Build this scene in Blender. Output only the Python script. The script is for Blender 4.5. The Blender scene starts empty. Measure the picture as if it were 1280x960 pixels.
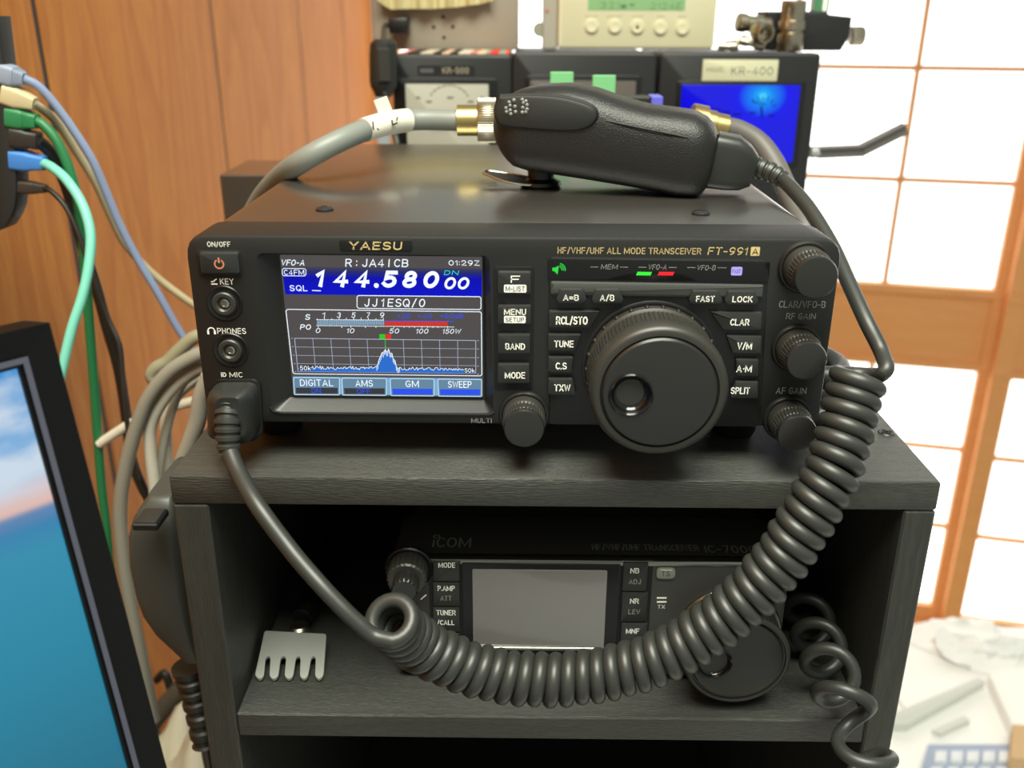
import bpy, bmesh, math, random
from mathutils import Vector, Matrix
random.seed(7)
SC = bpy.context.scene
COL = SC.collection
# ------------------------------------------------------------------ camera, world, lights, exposure
FPX = 1167.05
YAW, PITCH, ROLL = .0113, .3758, .0035
CAM = Vector((.0036, -.3194, .1426))
_cy, _sy, _cp, _sp = math.cos(YAW), math.sin(YAW), math.cos(PITCH), math.sin(PITCH)
FWD = Vector((-_sy*_cp, _cy*_cp, -_sp)); _r = Vector((_cy, _sy, 0)); _u = _r.cross(FWD)
RGT = _r*math.cos(ROLL) + _u*math.sin(ROLL); UPV = -_r*math.sin(ROLL) + _u*math.cos(ROLL)
cd = bpy.data.cameras.new('camera'); cam = bpy.data.objects.new('camera', cd); COL.objects.link(cam)
cd.sensor_width = 36; cd.lens = 36*FPX/1280; cd.clip_start = .01
cam.matrix_world = Matrix(((RGT.x, UPV.x, -FWD.x, CAM.x), (RGT.y, UPV.y, -FWD.y, CAM.y), (RGT.z, UPV.z, -FWD.z, CAM.z), (0, 0, 0, 1)))
cd.dof.use_dof = True; cd.dof.focus_distance = .36; cd.dof.aperture_fstop = 11
SC.camera = cam
w = bpy.data.worlds.new('world'); SC.world = w; w.use_nodes = True
w.node_tree.nodes['Background'].inputs[0].default_value = (.93, 1, .90, 1)
w.node_tree.nodes['Background'].inputs[1].default_value = .42
WINDOW_GLOW = 2.9
ld = bpy.data.lights.new('ceiling_lamp', 'AREA'); ld.energy = 36; ld.size = .7; ld.color = (.98, 1, .85)
lo = bpy.data.objects.new('ceiling_lamp', ld); COL.objects.link(lo); lo.location = (.05, -.42, 1.0)
SC.view_settings.view_transform = 'Standard'; SC.view_settings.look = 'None'
SC.view_settings.gamma = 1; SC.view_settings.use_curve_mapping = False; SC.view_settings.exposure = 0

# ------------------------------------------------------------------ geometry helpers
def ray(x, y): return FWD + RGT*((x-640)/FPX) - UPV*((y-480)/FPX)
def at(x, y, Y):                       # pixel of the photograph -> point of the vertical plane y = Y
    d = ray(x, y); return CAM + d*((Y-CAM.y)/d.y)
def atz(x, y, Z):
    d = ray(x, y); return CAM + d*((Z-CAM.z)/d.z)
def atplane(x, y, o, n):
    d = ray(x, y); return CAM + d*((o-CAM).dot(n)/d.dot(n))
def fp(x, y, wd=0): p = at(x, y, -wd); return (p.x, p.z)

def quads(bm, rings, closed=True, cap0=True, cap1=True):
    n = len(rings[0])
    vs = [[bm.verts.new(p) for p in r] for r in rings]
    for a, b in zip(vs, vs[1:]):
        for i in range(n if closed else n-1):
            j = (i+1) % n
            bm.faces.new((a[i], a[j], b[j], b[i]))
    if cap0: bm.faces.new(list(reversed(vs[0])))
    if cap1: bm.faces.new(vs[-1])
    return vs
def box(bm, lo, hi, bev=0, seg=2, M=None):
    t = bmesh.new(); bmesh.ops.create_cube(t, size=1)
    for v in t.verts:
        v.co = Vector([lo[i] if v.co[i] < 0 else hi[i] for i in range(3)])
    if bev: bmesh.ops.bevel(t, geom=t.edges[:], offset=bev, segments=seg, profile=.5, affect='EDGES')
    if M is not None: bmesh.ops.transform(t, matrix=M, verts=t.verts[:])
    merge(bm, t)
def merge(bm, t):
    me = bpy.data.meshes.new('t'); t.to_mesh(me); t.free(); bm.from_mesh(me); bpy.data.meshes.remove(me)
def rpoly(pts, r, n=4):
    out = []; N = len(pts)
    for i in range(N):
        p = Vector(pts[i]); a = Vector(pts[i-1]); b = Vector(pts[(i+1) % N])
        rr = r[i] if isinstance(r, (list, tuple)) else r
        da, db = (a-p), (b-p); ra = min(rr, da.length*.48); rb = min(rr, db.length*.48)
        A, B = p+da.normalized()*ra, p+db.normalized()*rb
        for k in range(n+1):
            t = k/n; out.append(tuple(A*(1-t)**2 + p*2*t*(1-t) + B*t*t))
    return out
def rrect(x0, x1, y0, y1, r, n=4): return rpoly([(x0, y0), (x1, y0), (x1, y1), (x0, y1)], r, n)
def inset(pts, d):
    N = len(pts); P = [Vector(p) for p in pts]
    ar = sum(P[i].x*P[(i+1) % N].y - P[(i+1) % N].x*P[i].y for i in range(N)); s = 1 if ar > 0 else -1
    out = []
    for i in range(N):
        j = 1
        t = (P[(i+1) % N]-P[i-1])
        if t.length < 1e-9: out.append(tuple(P[i])); continue
        t.normalize(); out.append((P[i].x - t.y*s*d, P[i].y + t.x*s*d))
    return out
FACE = lambda u, v, wd: Vector((u, -wd, v))          # plane facing the viewer, wd towards the viewer
TOP = lambda u, v, wd: Vector((u, v, wd))
def prism(bm, pts, d0, d1, M=FACE, bev=0, cap0=True, taper=0):
    P = [(pts, d0)]
    if bev:
        e = bev*(1 if d1 > d0 else -1)
        P += [(inset(pts, taper), d1-e), (inset(pts, taper+bev*.3), d1-e*.3), (inset(pts, taper+bev), d1)]
    else: P += [(inset(pts, taper) if taper else pts, d1)]
    quads(bm, [[M(u, v, d) for u, v in p] for p, d in P], True, cap0, True)
def frame_of(ax):
    ax = Vector(ax).normalized(); h = Vector((0, 0, 1)) if abs(ax.z) < .9 else Vector((1, 0, 0))
    a = h.cross(ax).normalized(); return a, ax.cross(a), ax
def lathe(bm, prof, o, ax=(0, -1, 0), seg=48, caps=(True, True)):
    a, b, c = frame_of(ax); o = Vector(o); rings = []
    for p in prof:
        r, h = p[0], p[1]; amp, cnt = (p[2], p[3]) if len(p) > 2 else (0, 1)
        ring = []
        for i in range(seg):
            t = 2*math.pi*i/seg; q = r + amp*(1 if math.cos(cnt*t) > 0 else -1) if amp else r
            ring.append(o + a*(q*math.cos(t)) + b*(q*math.sin(t)) + c*h)
        rings.append(ring)
    quads(bm, rings, True, *caps)
def spline(pts, n=8):
    P = [Vector(p) for p in pts]; P = [P[0]*2-P[1]] + P + [P[-1]*2-P[-2]]; out = []
    for i in range(1, len(P)-2):
        p0, p1, p2, p3 = P[i-1:i+3]
        for k in range(n):
            t = k/n
            out.append(.5*((2*p1) + (p2-p0)*t + (2*p0-5*p1+4*p2-p3)*t*t + (3*p1-p0-3*p2+p3)*t**3))
    out.append(P[-2]); return out
def frames(pts):
    T = []
    for i in range(len(pts)):
        t = pts[min(i+1, len(pts)-1)] - pts[max(i-1, 0)]
        T.append(t.normalized() if t.length > 1e-9 else Vector((0, 0, 1)))
    a = T[0].orthogonal().normalized(); out = []
    for t in T:
        a = (a - t*a.dot(t)).normalized(); out.append((a, t.cross(a), t))
    return out
def tube(bm, pts, rad, seg=12, caps=True):
    fr = frames(pts); rings = []
    for i, p in enumerate(pts):
        r = rad[i] if isinstance(rad, (list, tuple)) else rad
        a, b, t = fr[i]
        rings.append([p + a*(r*math.cos(2*math.pi*k/seg)) + b*(r*math.sin(2*math.pi*k/seg)) for k in range(seg)])
    quads(bm, rings, True, caps, caps)
def loft(bm, secs): quads(bm, secs)
def ball(bm, o, r, sx=1, sy=1, sz=1, seg=16):
    bmesh.ops.create_uvsphere(bm, u_segments=seg, v_segments=seg//2, radius=r, matrix=Matrix.Translation(o) @ Matrix.Diagonal((sx, sy, sz, 1)))

# ------------------------------------------------------------------ object helpers
def root_loc(p):
    while p.parent: p = p.parent
    return p.location
def obj(name, bm, mat, parent=None, base=None, ang=35, label=None, recalc=True):
    if recalc: bmesh.ops.recalc_face_normals(bm, faces=bm.faces[:])
    me = bpy.data.meshes.new(name)
    off = Vector(base) if base is not None else (root_loc(parent).copy() if parent else Vector((0, 0, 0)))
    for v in bm.verts: v.co -= off
    bm.to_mesh(me); bm.free()
    for p in me.polygons: p.use_smooth = True
    me.set_sharp_from_angle(angle=math.radians(ang))
    for m in (mat if isinstance(mat, (list, tuple)) else [mat]): me.materials.append(m)
    o = bpy.data.objects.new(name, me); COL.objects.link(o)
    if parent: o.parent = parent
    else: o.location = off
    if label: o['label'] = label
    return o
def thing(name, loc, label, cat, group=None):
    o = bpy.data.objects.new(name, None); COL.objects.link(o); o.location = loc; o.empty_display_size = .02
    return tag(o, label, cat, group)
def tag(o, label, cat, group=None):
    o['label'] = label; o['category'] = cat
    if group: o['group'] = group
    return o
def struct(o): o['kind'] = 'structure'; return o
B = bmesh.new

def lin(c): return tuple((x/255/12.92 if x/255 <= .04045 else ((x/255+.055)/1.055)**2.4) for x in c)
def nodes(m): return m.node_tree.nodes, m.node_tree.links
def mat(name, rgb, rough=.5, metal=0, spec=.5, bump=None, emit=0, coat=0, trans=0):
    m = bpy.data.materials.new(name); m.use_nodes = True; N, L = nodes(m); b = N['Principled BSDF']
    c = lin(rgb) + (1,)
    b.inputs['Base Color'].default_value = c; b.inputs['Roughness'].default_value = rough
    b.inputs['Metallic'].default_value = metal; b.inputs['Specular IOR Level'].default_value = spec
    b.inputs['Coat Weight'].default_value = coat; b.inputs['Coat Roughness'].default_value = .22; b.inputs['Coat IOR'].default_value = 1.9; b.inputs['Transmission Weight'].default_value = trans
    if emit: b.inputs['Emission Color'].default_value = c; b.inputs['Emission Strength'].default_value = emit
    if emit: b.inputs['Base Color'].default_value = (0, 0, 0, 1); b.inputs['Specular IOR Level'].default_value = .1
    if bump:
        tc = N.new('ShaderNodeTexCoord'); nz = N.new('ShaderNodeTexNoise'); nz.inputs['Scale'].default_value = bump[0]; nz.inputs['Detail'].default_value = 3
        bp = N.new('ShaderNodeBump'); bp.inputs['Strength'].default_value = bump[1]; bp.inputs['Distance'].default_value = .0005
        L.new(tc.outputs['Object'], nz.inputs['Vector']); L.new(nz.outputs['Fac'], bp.inputs['Height']); L.new(bp.outputs['Normal'], b.inputs['Normal'])
    return m
def grain(name, c1, c2, c3, stretch, rough=.5, scale=1, rings=9, coat=0, spec=.5, bump=0):
    m = bpy.data.materials.new(name); m.use_nodes = True; N, L = nodes(m); b = N['Principled BSDF']
    tc = N.new('ShaderNodeTexCoord'); mp = N.new('ShaderNodeMapping'); mp.inputs['Scale'].default_value = stretch
    L.new(tc.outputs['Object'], mp.inputs['Vector'])
    n1 = N.new('ShaderNodeTexNoise'); n1.inputs['Scale'].default_value = scale; n1.inputs['Detail'].default_value = 1.5; n1.inputs['Roughness'].default_value = .35
    L.new(mp.outputs[0], n1.inputs['Vector'])
    mu = N.new('ShaderNodeMath'); mu.operation = 'MULTIPLY'; mu.inputs[1].default_value = rings
    L.new(n1.outputs['Fac'], mu.inputs[0])
    fr = N.new('ShaderNodeMath'); fr.operation = 'FRACT'; L.new(mu.outputs[0], fr.inputs[0])
    r1 = N.new('ShaderNodeValToRGB'); e = r1.color_ramp.elements
    e[0].position = 0; e[0].color = lin(c1)+(1,); e[1].position = .8; e[1].color = lin(c2)+(1,)
    x = e.new(.95); x.color = lin(c1)+(1,)
    L.new(fr.outputs[0], r1.inputs[0])
    mp2 = N.new('ShaderNodeMapping'); mp2.inputs['Scale'].default_value = tuple(s*v for s, v in zip(stretch, (9, 9, 4)))
    L.new(tc.outputs['Object'], mp2.inputs['Vector'])
    n2 = N.new('ShaderNodeTexNoise'); n2.inputs['Scale'].default_value = scale*4; n2.inputs['Detail'].default_value = 4
    L.new(mp2.outputs[0], n2.inputs['Vector'])
    mx = N.new('ShaderNodeMix'); mx.data_type = 'RGBA'
    rm = N.new('ShaderNodeMapRange'); rm.inputs[1].default_value = .4; rm.inputs[2].default_value = .75; rm.inputs[4].default_value = .7
    L.new(n2.outputs['Fac'], rm.inputs[0]); L.new(rm.outputs[0], mx.inputs['Factor'])
    L.new(r1.outputs[0], mx.inputs['A']); mx.inputs['B'].default_value = lin(c3)+(1,)
    L.new(mx.outputs['Result'], b.inputs['Base Color'])
    b.inputs['Roughness'].default_value = rough; b.inputs['Coat Weight'].default_value = coat; b.inputs['Specular IOR Level'].default_value = spec
    if bump:
        bp = N.new('ShaderNodeBump'); bp.inputs['Strength'].default_value = bump; bp.inputs['Distance'].default_value = .001
        L.new(n2.outputs['Fac'], bp.inputs['Height']); L.new(bp.outputs['Normal'], b.inputs['Normal'])
    return m

WOOD = grain('wall_wood', (176, 106, 36), (192, 124, 50), (154, 86, 26), (0, 7, 1.1), .6, 1.6, 7, 0, .08)
SHOJI = grain('shoji_wood', (236, 172, 112), (240, 180, 122), (226, 158, 98), (4, 4, 40), .5, 1, 4)
BWOOD = grain('black_stained_wood', (52, 53, 48), (60, 60, 55), (32, 32, 30), (2, 40, 40), .42, 3, 5, 0, .5, .5)
BWOODV = grain('black_stained_wood_upright', (52, 53, 48), (60, 60, 55), (32, 32, 30), (40, 40, 2), .45, 3, 5, 0, .5, .5)
DESK = mat('desk_white', (240, 239, 234), .5)
TATAMI = mat('tatami', (190, 176, 130), .8, bump=(300, .4))
CASE = mat('painted_case', (48, 45, 42), .28, bump=(2500, .06), spec=1.0, coat=1)
PANEL = mat('front_plastic', (27, 27, 26), .42, bump=(3000, .1))
PANELD = mat('dark_plastic', (18, 18, 18), .35)
BTN = mat('button_rubber', (40, 41, 40), .38)
GLOSS = mat('gloss_black', (16, 16, 17), .12)
KNOB = mat('knob_black', (46, 45, 41), .4)
KNOBCAP = mat('knob_cap', (33, 32, 31), .3, spec=.6)
RUBBER = mat('cord_rubber', (44, 45, 42), .42, spec=.55)
MICP = mat('mic_plastic', (24, 23, 22), .4, bump=(1800, .5), spec=.5)
MICS = mat('mic_smooth', (38, 39, 37), .4)
DARK = mat('hole_black', (8, 8, 8), .6)
PRINT = mat('print_white', (246, 244, 234), .6)
PRINTD = mat('print_grey', (140, 140, 134), .6)
GOLD = mat('print_gold', (226, 200, 140), .35, .3)
AMBER = mat('power_amber', (250, 160, 110), emit=.8)
STEEL = mat('steel', (190, 190, 185), .28, 1)
BRASS = mat('brass', (205, 180, 120), .3, 1)
NICKEL = mat('nickel', (180, 170, 150), .3, 1)
def em(name, c, s=1): return mat(name, c, emit=s)

def arc(cx, cy, rx, ry, a0, a1, n=12): return [(cx+rx*math.cos(math.radians(a0+(a1-a0)*k/n)), cy+ry*math.sin(math.radians(a0+(a1-a0)*k/n))) for k in range(n+1)]
GL = {
 'A': [[(0, 0), (.34, 1), (.68, 0)], [(.13, .30), (.55, .30)]], 'B': [[(0, 0), (0, 1), (.32, 1)]+arc(.32, .76, .24, .24, 90, -90, 8)+[(0, .52)], [(.32, .52)]+arc(.34, .26, .27, .26, 90, -90, 8)+[(0, 0)]],
 'C': [arc(.32, .5, .32, .5, 45, 315)], 'D': [[(0, 0), (0, 1), (.25, 1)]+arc(.25, .5, .37, .5, 90, -90)+[(0, 0)]],
 'E': [[(.52, 1), (0, 1), (0, 0), (.52, 0)], [(0, .52), (.46, .52)]], 'F': [[(.52, 1), (0, 1), (0, 0)], [(0, .5), (.45, .5)]],
 'G': [arc(.33, .5, .33, .5, 45, 320)+[(.62, .44), (.38, .44)]], 'H': [[(0, 0), (0, 1)], [(.56, 0), (.56, 1)], [(0, .51), (.56, .51)]], 'I': [[(0, 0), (0, 1)]],
 'J': [[(.42, 1), (.42, .28)]+arc(.21, .27, .21, .27, 0, -170, 8)], 'K': [[(0, 0), (0, 1)], [(.56, 1), (.02, .42)], [(.2, .6), (.6, 0)]], 'L': [[(0, 1), (0, 0), (.5, 0)]],
 'M': [[(0, 0), (0, 1)], [(.03, .96), (.43, .12), (.83, .96)], [(.86, 0), (.86, 1)]], 'N': [[(0, 0), (0, 1)], [(.03, .96), (.65, .04)], [(.68, 0), (.68, 1)]], 'O': [arc(.34, .5, .34, .5, 90, 450, 20)],
 'P': [[(0, 0), (0, 1), (.32, 1)]+arc(.32, .73, .26, .27, 90, -90, 8)+[(0, .46)]], 'Q': [arc(.34, .5, .34, .5, 90, 450, 20), [(.4, .28), (.66, -.02)]],
 'R': [[(0, 0), (0, 1), (.32, 1)]+arc(.32, .74, .26, .26, 90, -90, 8)+[(0, .48)], [(.32, .48), (.6, 0)]],
 'S': [arc(.28, .75, .26, .25, 25, 270, 10)[:-1]+arc(.28, .25, .29, .25, 90, -155, 10)], 'T': [[(0, 1), (.6, 1)], [(.3, 1), (.3, 0)]],
 'U': [[(0, 1), (0, .3)]+arc(.29, .29, .29, .29, 180, 360)+[(.58, 1)]], 'V': [[(0, 1), (.33, 0), (.66, 1)]], 'W': [[(0, 1), (.22, 0), (.46, .9), (.7, 0), (.92, 1)]],
 'X': [[(0, 0), (.6, 1)], [(0, 1), (.6, 0)]], 'Y': [[(0, 1), (.31, .46), (.62, 1)], [(.31, .46), (.31, 0)]], 'Z': [[(.02, 1), (.58, 1), (0, 0), (.6, 0)]],
 '0': [arc(.29, .5, .29, .5, 90, 450, 20)], '1': [[(0, .76), (.2, 1), (.2, 0)]], '2': [arc(.28, .71, .27, .29, 165, -30, 9)+[(0, 0), (.57, 0)]],
 '3': [arc(.27, .75, .24, .25, 150, -90, 9)[:-1]+arc(.27, .26, .28, .26, 90, -150, 10)], '4': [[(.42, 0), (.42, 1), (0, .28), (.58, .28)]],
 '5': [[(.52, 1), (.08, 1), (.04, .52)]+arc(.27, .32, .29, .32, 125, -150, 10)], '6': [arc(.28, .31, .28, .31, 90, 450, 16), [(.0, .34), (.04, .6), (.18, .9), (.4, 1)]],
 '7': [[(0, 1), (.55, 1), (.18, 0)]], '8': [arc(.28, .75, .23, .25, 90, 450, 16), arc(.28, .26, .28, .26, 90, 450, 16)], '9': [arc(.28, .69, .28, .31, 90, 450, 16), [(.56, .66), (.52, .4), (.38, .1), (.16, 0)]],
 '/': [[(0, -.08), (.36, 1.05)]], '-': [[(0, .42), (.34, .42)]], '+': [[(0, .46), (.46, .46)], [(.23, .2), (.23, .72)]], '=': [[(0, .62), (.48, .62)], [(0, .3), (.48, .3)]],
 '.': [[(0, .0), (0, .05)]], ':': [[(0, .15), (0, .2)], [(0, .7), (0, .75)]], '\u2022': [[(.05, .44), (.05, .54)]], 'd': [[(.42, 1), (.42, 0)], arc(.2, .3, .2, .3, 90, 450, 14)], 'k': [[(0, 0), (0, 1)], [(.42, .62), (.02, .26)], [(.16, .4), (.46, 0)]], '\u0131': [[(0, 0), (0, .72)]]}
def ribbon(bm, P, h, M, wd):
    P = [Vector(p) for p in P]; closed = (P[0]-P[-1]).length < 1e-9
    if closed: P = P[:-1]
    n = len(P)
    if not closed:
        P[0] = P[0]-(P[1]-P[0]).normalized()*h; P[-1] = P[-1]+(P[-1]-P[-2]).normalized()*h
    L_, R_ = [], []
    for i in range(n):
        a = (P[i]-P[i-1]) if (i or closed) else (P[1]-P[0]); b = (P[(i+1) % n]-P[i]) if (i < n-1 or closed) else a
        a = a.normalized() if a.length > 1e-9 else b.normalized(); b = b.normalized() if b.length > 1e-9 else a
        na, nb = Vector((-a.y, a.x)), Vector((-b.y, b.x)); m = na+nb
        if m.length < .3: m = na
        m.normalize(); k = min(1/max(.2, m.dot(na)), 1.5)
        L_.append(bm.verts.new(M(*(P[i]+m*h*k), wd))); R_.append(bm.verts.new(M(*(P[i]-m*h*k), wd)))
    for i in range(n if closed else n-1):
        j = (i+1) % n; bm.faces.new((R_[i], R_[j], L_[j], L_[i]))
def text(name, s, u0, v0, u1, v1, M, m, parent, wd=.0001, bold=.02, shear=0, ang=0):
    H, W = v1-v0, u1-u0; t = min(H*(.085+bold*1.35), W*.9); serif = s == 'YAESU'; mono = s in ('R:JA4ICB', 'JJ1ESQ/0')
    gap = .30 if not mono else .34; x = 0; items = []
    for ch in s:
        if ch == ' ': x += .38; continue
        g = GL[ch]; w_ = max(p[0] for st in g for p in st); cell = .5 if mono else w_
        items.append((g, x+(cell-w_)/2)); x += cell + (gap if not mono else .40)
    tot = x-(gap if not mono else .40); sh = shear*H
    sx_ = (W-t-sh)/max(tot, .001) if tot > .05 else 0; bm = B()
    for g, ox in items:
        for st in g:
            pts = [(u0+t/2+(ox+p[0])*sx_+sh*p[1] if tot > .05 else (u0+u1)/2, v0+t/2+p[1]*(H-t)) for p in st]
            ribbon(bm, pts, t/2, M, wd)
            if serif:
                for p, q in zip((st[0], st[-1]), (pts[0], pts[-1])):
                    if p[1] in (0, 1) and len(st) < 12: ribbon(bm, [(q[0]-t*.75, q[1]+(.2*t if p[1] == 0 else -.2*t)*-1), (q[0]+t*.75, q[1]+(.2*t if p[1] == 0 else -.2*t)*-1)], t*.2, M, wd)
    return obj(name, bm, m, parent, recalc=False)
def ftext(parent, s, x0, y0, x1, y1, wd, m, bold=.02, shear=0, name='lettering'):     # printed on a plane y = -wd, box given by photograph pixels
    xm, ym = (x0+x1)/2, (y0+y1)/2
    u0 = fp(x0, ym, wd)[0]; u1 = fp(x1, ym, wd)[0]; v1 = fp(xm, y0, wd)[1]; v0 = fp(xm, y1, wd)[1]
    return text(name, s, u0, v0, u1, v1, FACE, m, parent, wd+.0001, bold, shear)
def fpoly(pts, wd): return [fp(x, y, wd) for x, y in pts]
def frect(x0, y0, x1, y1, wd):
    a = fp((x0+x1)/2, y0, wd)[1]; b = fp((x0+x1)/2, y1, wd)[1]; l = fp(x0, (y0+y1)/2, wd)[0]; r = fp(x1, (y0+y1)/2, wd)[0]
    return l, r, b, a
def ring_pts(c, r0, r1, n=24, a0=0, a1=2*math.pi):
    o = []
    for k in range(n+1):
        t = a0+(a1-a0)*k/n; o.append(((c[0]+r0*math.cos(t), c[1]+r0*math.sin(t)), (c[0]+r1*math.cos(t), c[1]+r1*math.sin(t))))
    return o
def flat_strip(bm, pairs, M, wd):
    vs = [(bm.verts.new(M(*a, wd)), bm.verts.new(M(*b, wd))) for a, b in pairs]
    for p, q in zip(vs, vs[1:]): bm.faces.new((p[0], q[0], q[1], p[1]))
def flat(bm, pts, M, wd): bm.faces.new([bm.verts.new(M(u, v, wd)) for u, v in pts])
def line(bm, a, b, t, M, wd):
    a, b = Vector(a), Vector(b); d = (b-a).normalized(); n = Vector((-d.y, d.x))*t/2
    flat(bm, [tuple(a-n), tuple(b-n), tuple(b+n), tuple(a+n)], M, wd)

# ================================================================== the setting
WX = -.36
bm = B(); gy = [-.42, .0, .4231, .8426, 1.2892, 1.6755, 2.068]
for a, b in zip(gy, gy[1:]): box(bm, (WX-.02, a+.0035, -1.39), (WX, b-.0035, 1.0), .0015, 1)
wl = struct(obj('wall_left', bm, WOOD))
bm = B(); box(bm, (WX-.03, gy[0], -1.39), (WX-.0205, gy[-1], 1.0))
for a in gy[1:-1]: box(bm, (WX-.0204, a-.0034, -1.39), (WX-.0006, a+.0034, 1.0))
obj('groove_backing', bm, mat('groove_dark', (38, 22, 12), .8), wl)
bm = B(); box(bm, (-.4, -.9, -1.43), (2.4, 2.15, -1.39)); struct(obj('floor', bm, TATAMI))
AW = math.radians(13); WO = Vector((-.36, 2.068, 0)); WD = Vector((math.cos(AW), -math.sin(AW), 0)); WB = Vector((math.sin(AW), math.cos(AW), 0))
def wb(bm, s0, s1, z0, z1, d0, d1, bev=.002):      # a bar on the window wall: s along it, d out of the room
    M = Matrix(((WD.x, WB.x, 0, WO.x), (WD.y, WB.y, 0, WO.y), (0, 0, 1, 0), (0, 0, 0, 1)))
    box(bm, (s0, d0, z0), (s1, d1, z1), bev, 1, M)
PAPER = em('lit_paper', (255, 253, 248), WINDOW_GLOW)
def shoji(name, s0, s1, d, vs, stl, str_):
    bm = B()
    wb(bm, s0, s0+stl, -1.345, .62, d, d+.03); wb(bm, s1-str_, s1, -1.345, .62, d, d+.03)
    wb(bm, s0, s1, .58, .62, d+.001, d+.029); wb(bm, s0, s1, -1.345, -1.30, d+.001, d+.029)
    wb(bm, s0, s1, -.462, -.440, d-.004, d+.028); wb(bm, s0, s1, -.640, -.622, d-.004, d+.028)
    f = struct(obj(name, bm, SHOJI))
    bm = B(); wb(bm, s0+stl*.5, s1-str_*.5, -.625, -.46, d+.008, d+.018); obj('wooden_panel', bm, SHOJI, f)
    bm = B()
    for v in vs: wb(bm, v-.006, v+.006, -.44, .6, d+.006, d+.022, .001); 
    for v in vs: wb(bm, v-.006, v+.006, -1.31, -.635, d+.006, d+.022, .001)
    for z in (.52, .28, .04, -.2): wb(bm, s0+.01, s1-.01, z-.006, z+.006, d+.007, d+.021, .001)
    for z in (-.849, -1.066): wb(bm, s0+.01, s1-.01, z-.006, z+.006, d+.007, d+.021, .001)
    obj('lattice', bm, SHOJI, f)
    bm = B(); wb(bm, s0+.01, s1-.01, -.45, .6, d+.021, d+.022, 0); wb(bm, s0+.01, s1-.01, -1.32, -.63, d+.021, d+.022, 0)
    obj('paper_pane', bm, PAPER, f)
    return f
shoji('window_1', .02, 1.505, .03, (.22, .47, .725, .978, 1.241), .03, .028)
shoji('window_2', 1.50, 2.4, -.005, (1.80, 2.06), .043, .04)
bm = B(); wb(bm, 0, 2.45, -1.39, -1.345, -.02, .08); wb(bm, 0, 2.45, .62, .68, -.02, .08); struct(obj('trim_1', bm, SHOJI))

# ================================================================== desk, cabinet, shelf behind
DZ = -.70
t = thing('desk', (.4, .25, DZ), 'pale desk carrying the black cabinet and the white clutter', 'desk')
bm = B(); box(bm, (-.355, -.28, DZ-.03), (1.25, .85, DZ), .003); obj('desktop', bm, DESK, t)
for x in (-.32, 1.2):
    for y in (-.24, .8):
        bm = B(); box(bm, (x-.025, y-.025, -1.39), (x+.025, y+.025, DZ-.03), .003); obj('leg', bm, DESK, t)

CZ = -.0152; CY = -.0142; XL, XR = -.1263, .1571
cab = thing('cabinet', (.0154, .14, DZ), 'black-stained wooden open cabinet carrying the big radio on its top', 'cabinet')
bm = B(); box(bm, (XL, CY, CZ-.0118), (XR, .30, CZ), .0012, 2); obj('top_board', bm, BWOOD, cab)
bm = B(); box(bm, (XL, CY+.0003, DZ), (-.1130, .30, CZ-.0120), .0008, 1); obj('side_panel', bm, BWOODV, cab)
bm = B(); box(bm, (.1453, CY+.0003, DZ), (XR, .30, CZ-.0120), .0008, 1); obj('side_panel', bm, BWOODV, cab)
SZ = -.1245
bm = B(); box(bm, (-.1129, CY+.0005, SZ-.0118), (.1452, .296, SZ), .0008, 1); obj('shelf', bm, BWOOD, cab)
bm = B(); box(bm, (-.1129, CY+.002, -.40), (.1452, .296, -.388), .0008, 1); obj('shelf', bm, BWOOD, cab)
bm = B(); box(bm, (-.1129, CY+.002, DZ), (.1452, .296, DZ+.012), .0008, 1); obj('bottom_board', bm, BWOOD, cab)
bm = B(); box(bm, (-.1129, .2965, DZ+.001), (.1452, .30, CZ-.0121)); obj('back_panel', bm, BWOOD, cab)
p = atz(1108, 541, CZ); bm = B(); lathe(bm, [(.0034, -.003), (.0034, .0001), (.003, .0004)], p, (0, 0, 1), 20)
s_ = obj('screw', bm, KNOBCAP, cab)
bm = B()
for a in (0, math.pi/2):
    M = Matrix.Translation((p.x, p.y, CZ+.0005)) @ Matrix.Rotation(a+.3, 4, 'Z'); box(bm, (-.0022, -.0005, -.0003), (.0022, .0005, .0001), 0, 1, M)
obj('cross_slot', bm, DARK, s_)

t = thing('side_shelf', (.05, .46, DZ), 'black side shelf behind the cabinet under the three meter boxes', 'shelf')
bm = B(); box(bm, (-.125, .43, CZ-.02), (.205, .63, CZ), .001, 1); obj('board', bm, BWOOD, t)
for x in (-.12, .185):
    bm = B(); box(bm, (x, .44, DZ), (x+.012, .62, CZ-.02)); obj('side_panel', bm, BWOODV, t)

# ================================================================== the big transceiver
HW = .1145
rad = thing('transceiver', (0, .13, CZ), 'large black radio transceiver with lit colour screen on top of the cabinet', 'radio')
# front panel with a real recess for the screen
outer = rpoly([(-HW, 0), (HW, 0), (HW, .0715), (-HW, .0715)], [.006, .006, .0085, .0085], 5)
bez_o = rpoly(fpoly([(341, 514), (617, 516), (612, 319), (320, 316)], -.0003), .003, 5)
scr_px = [(366, 493.6), (603, 497), (601, 324), (349.5, 318.5)]
bez_i = rpoly(fpoly([(x+dx, y+dy) for (x, y), (dx, dy) in zip(scr_px, ((-3, 3), (3, 3), (3, -3), (-3, -3)))], -.0055), .0006, 5)
bm = B()
o2 = inset(outer, .0014)
R1 = [[FACE(u, v, d) for u, v in p_] for p_, d in ((inset(outer, .002), -.024), (outer, -.0225), (outer, -.0016), (inset(outer, .0005), -.0004))]
vs = quads(bm, R1, True, True, False)
front = [bm.verts.new(FACE(u, v, 0)) for u, v in o2]
for i in range(len(front)):
    j = (i+1) % len(front); bm.faces.new((vs[-1][i], vs[-1][j], front[j], front[i]))
hole = [bm.verts.new(FACE(u, v, 0)) for u, v in bez_o]
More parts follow.
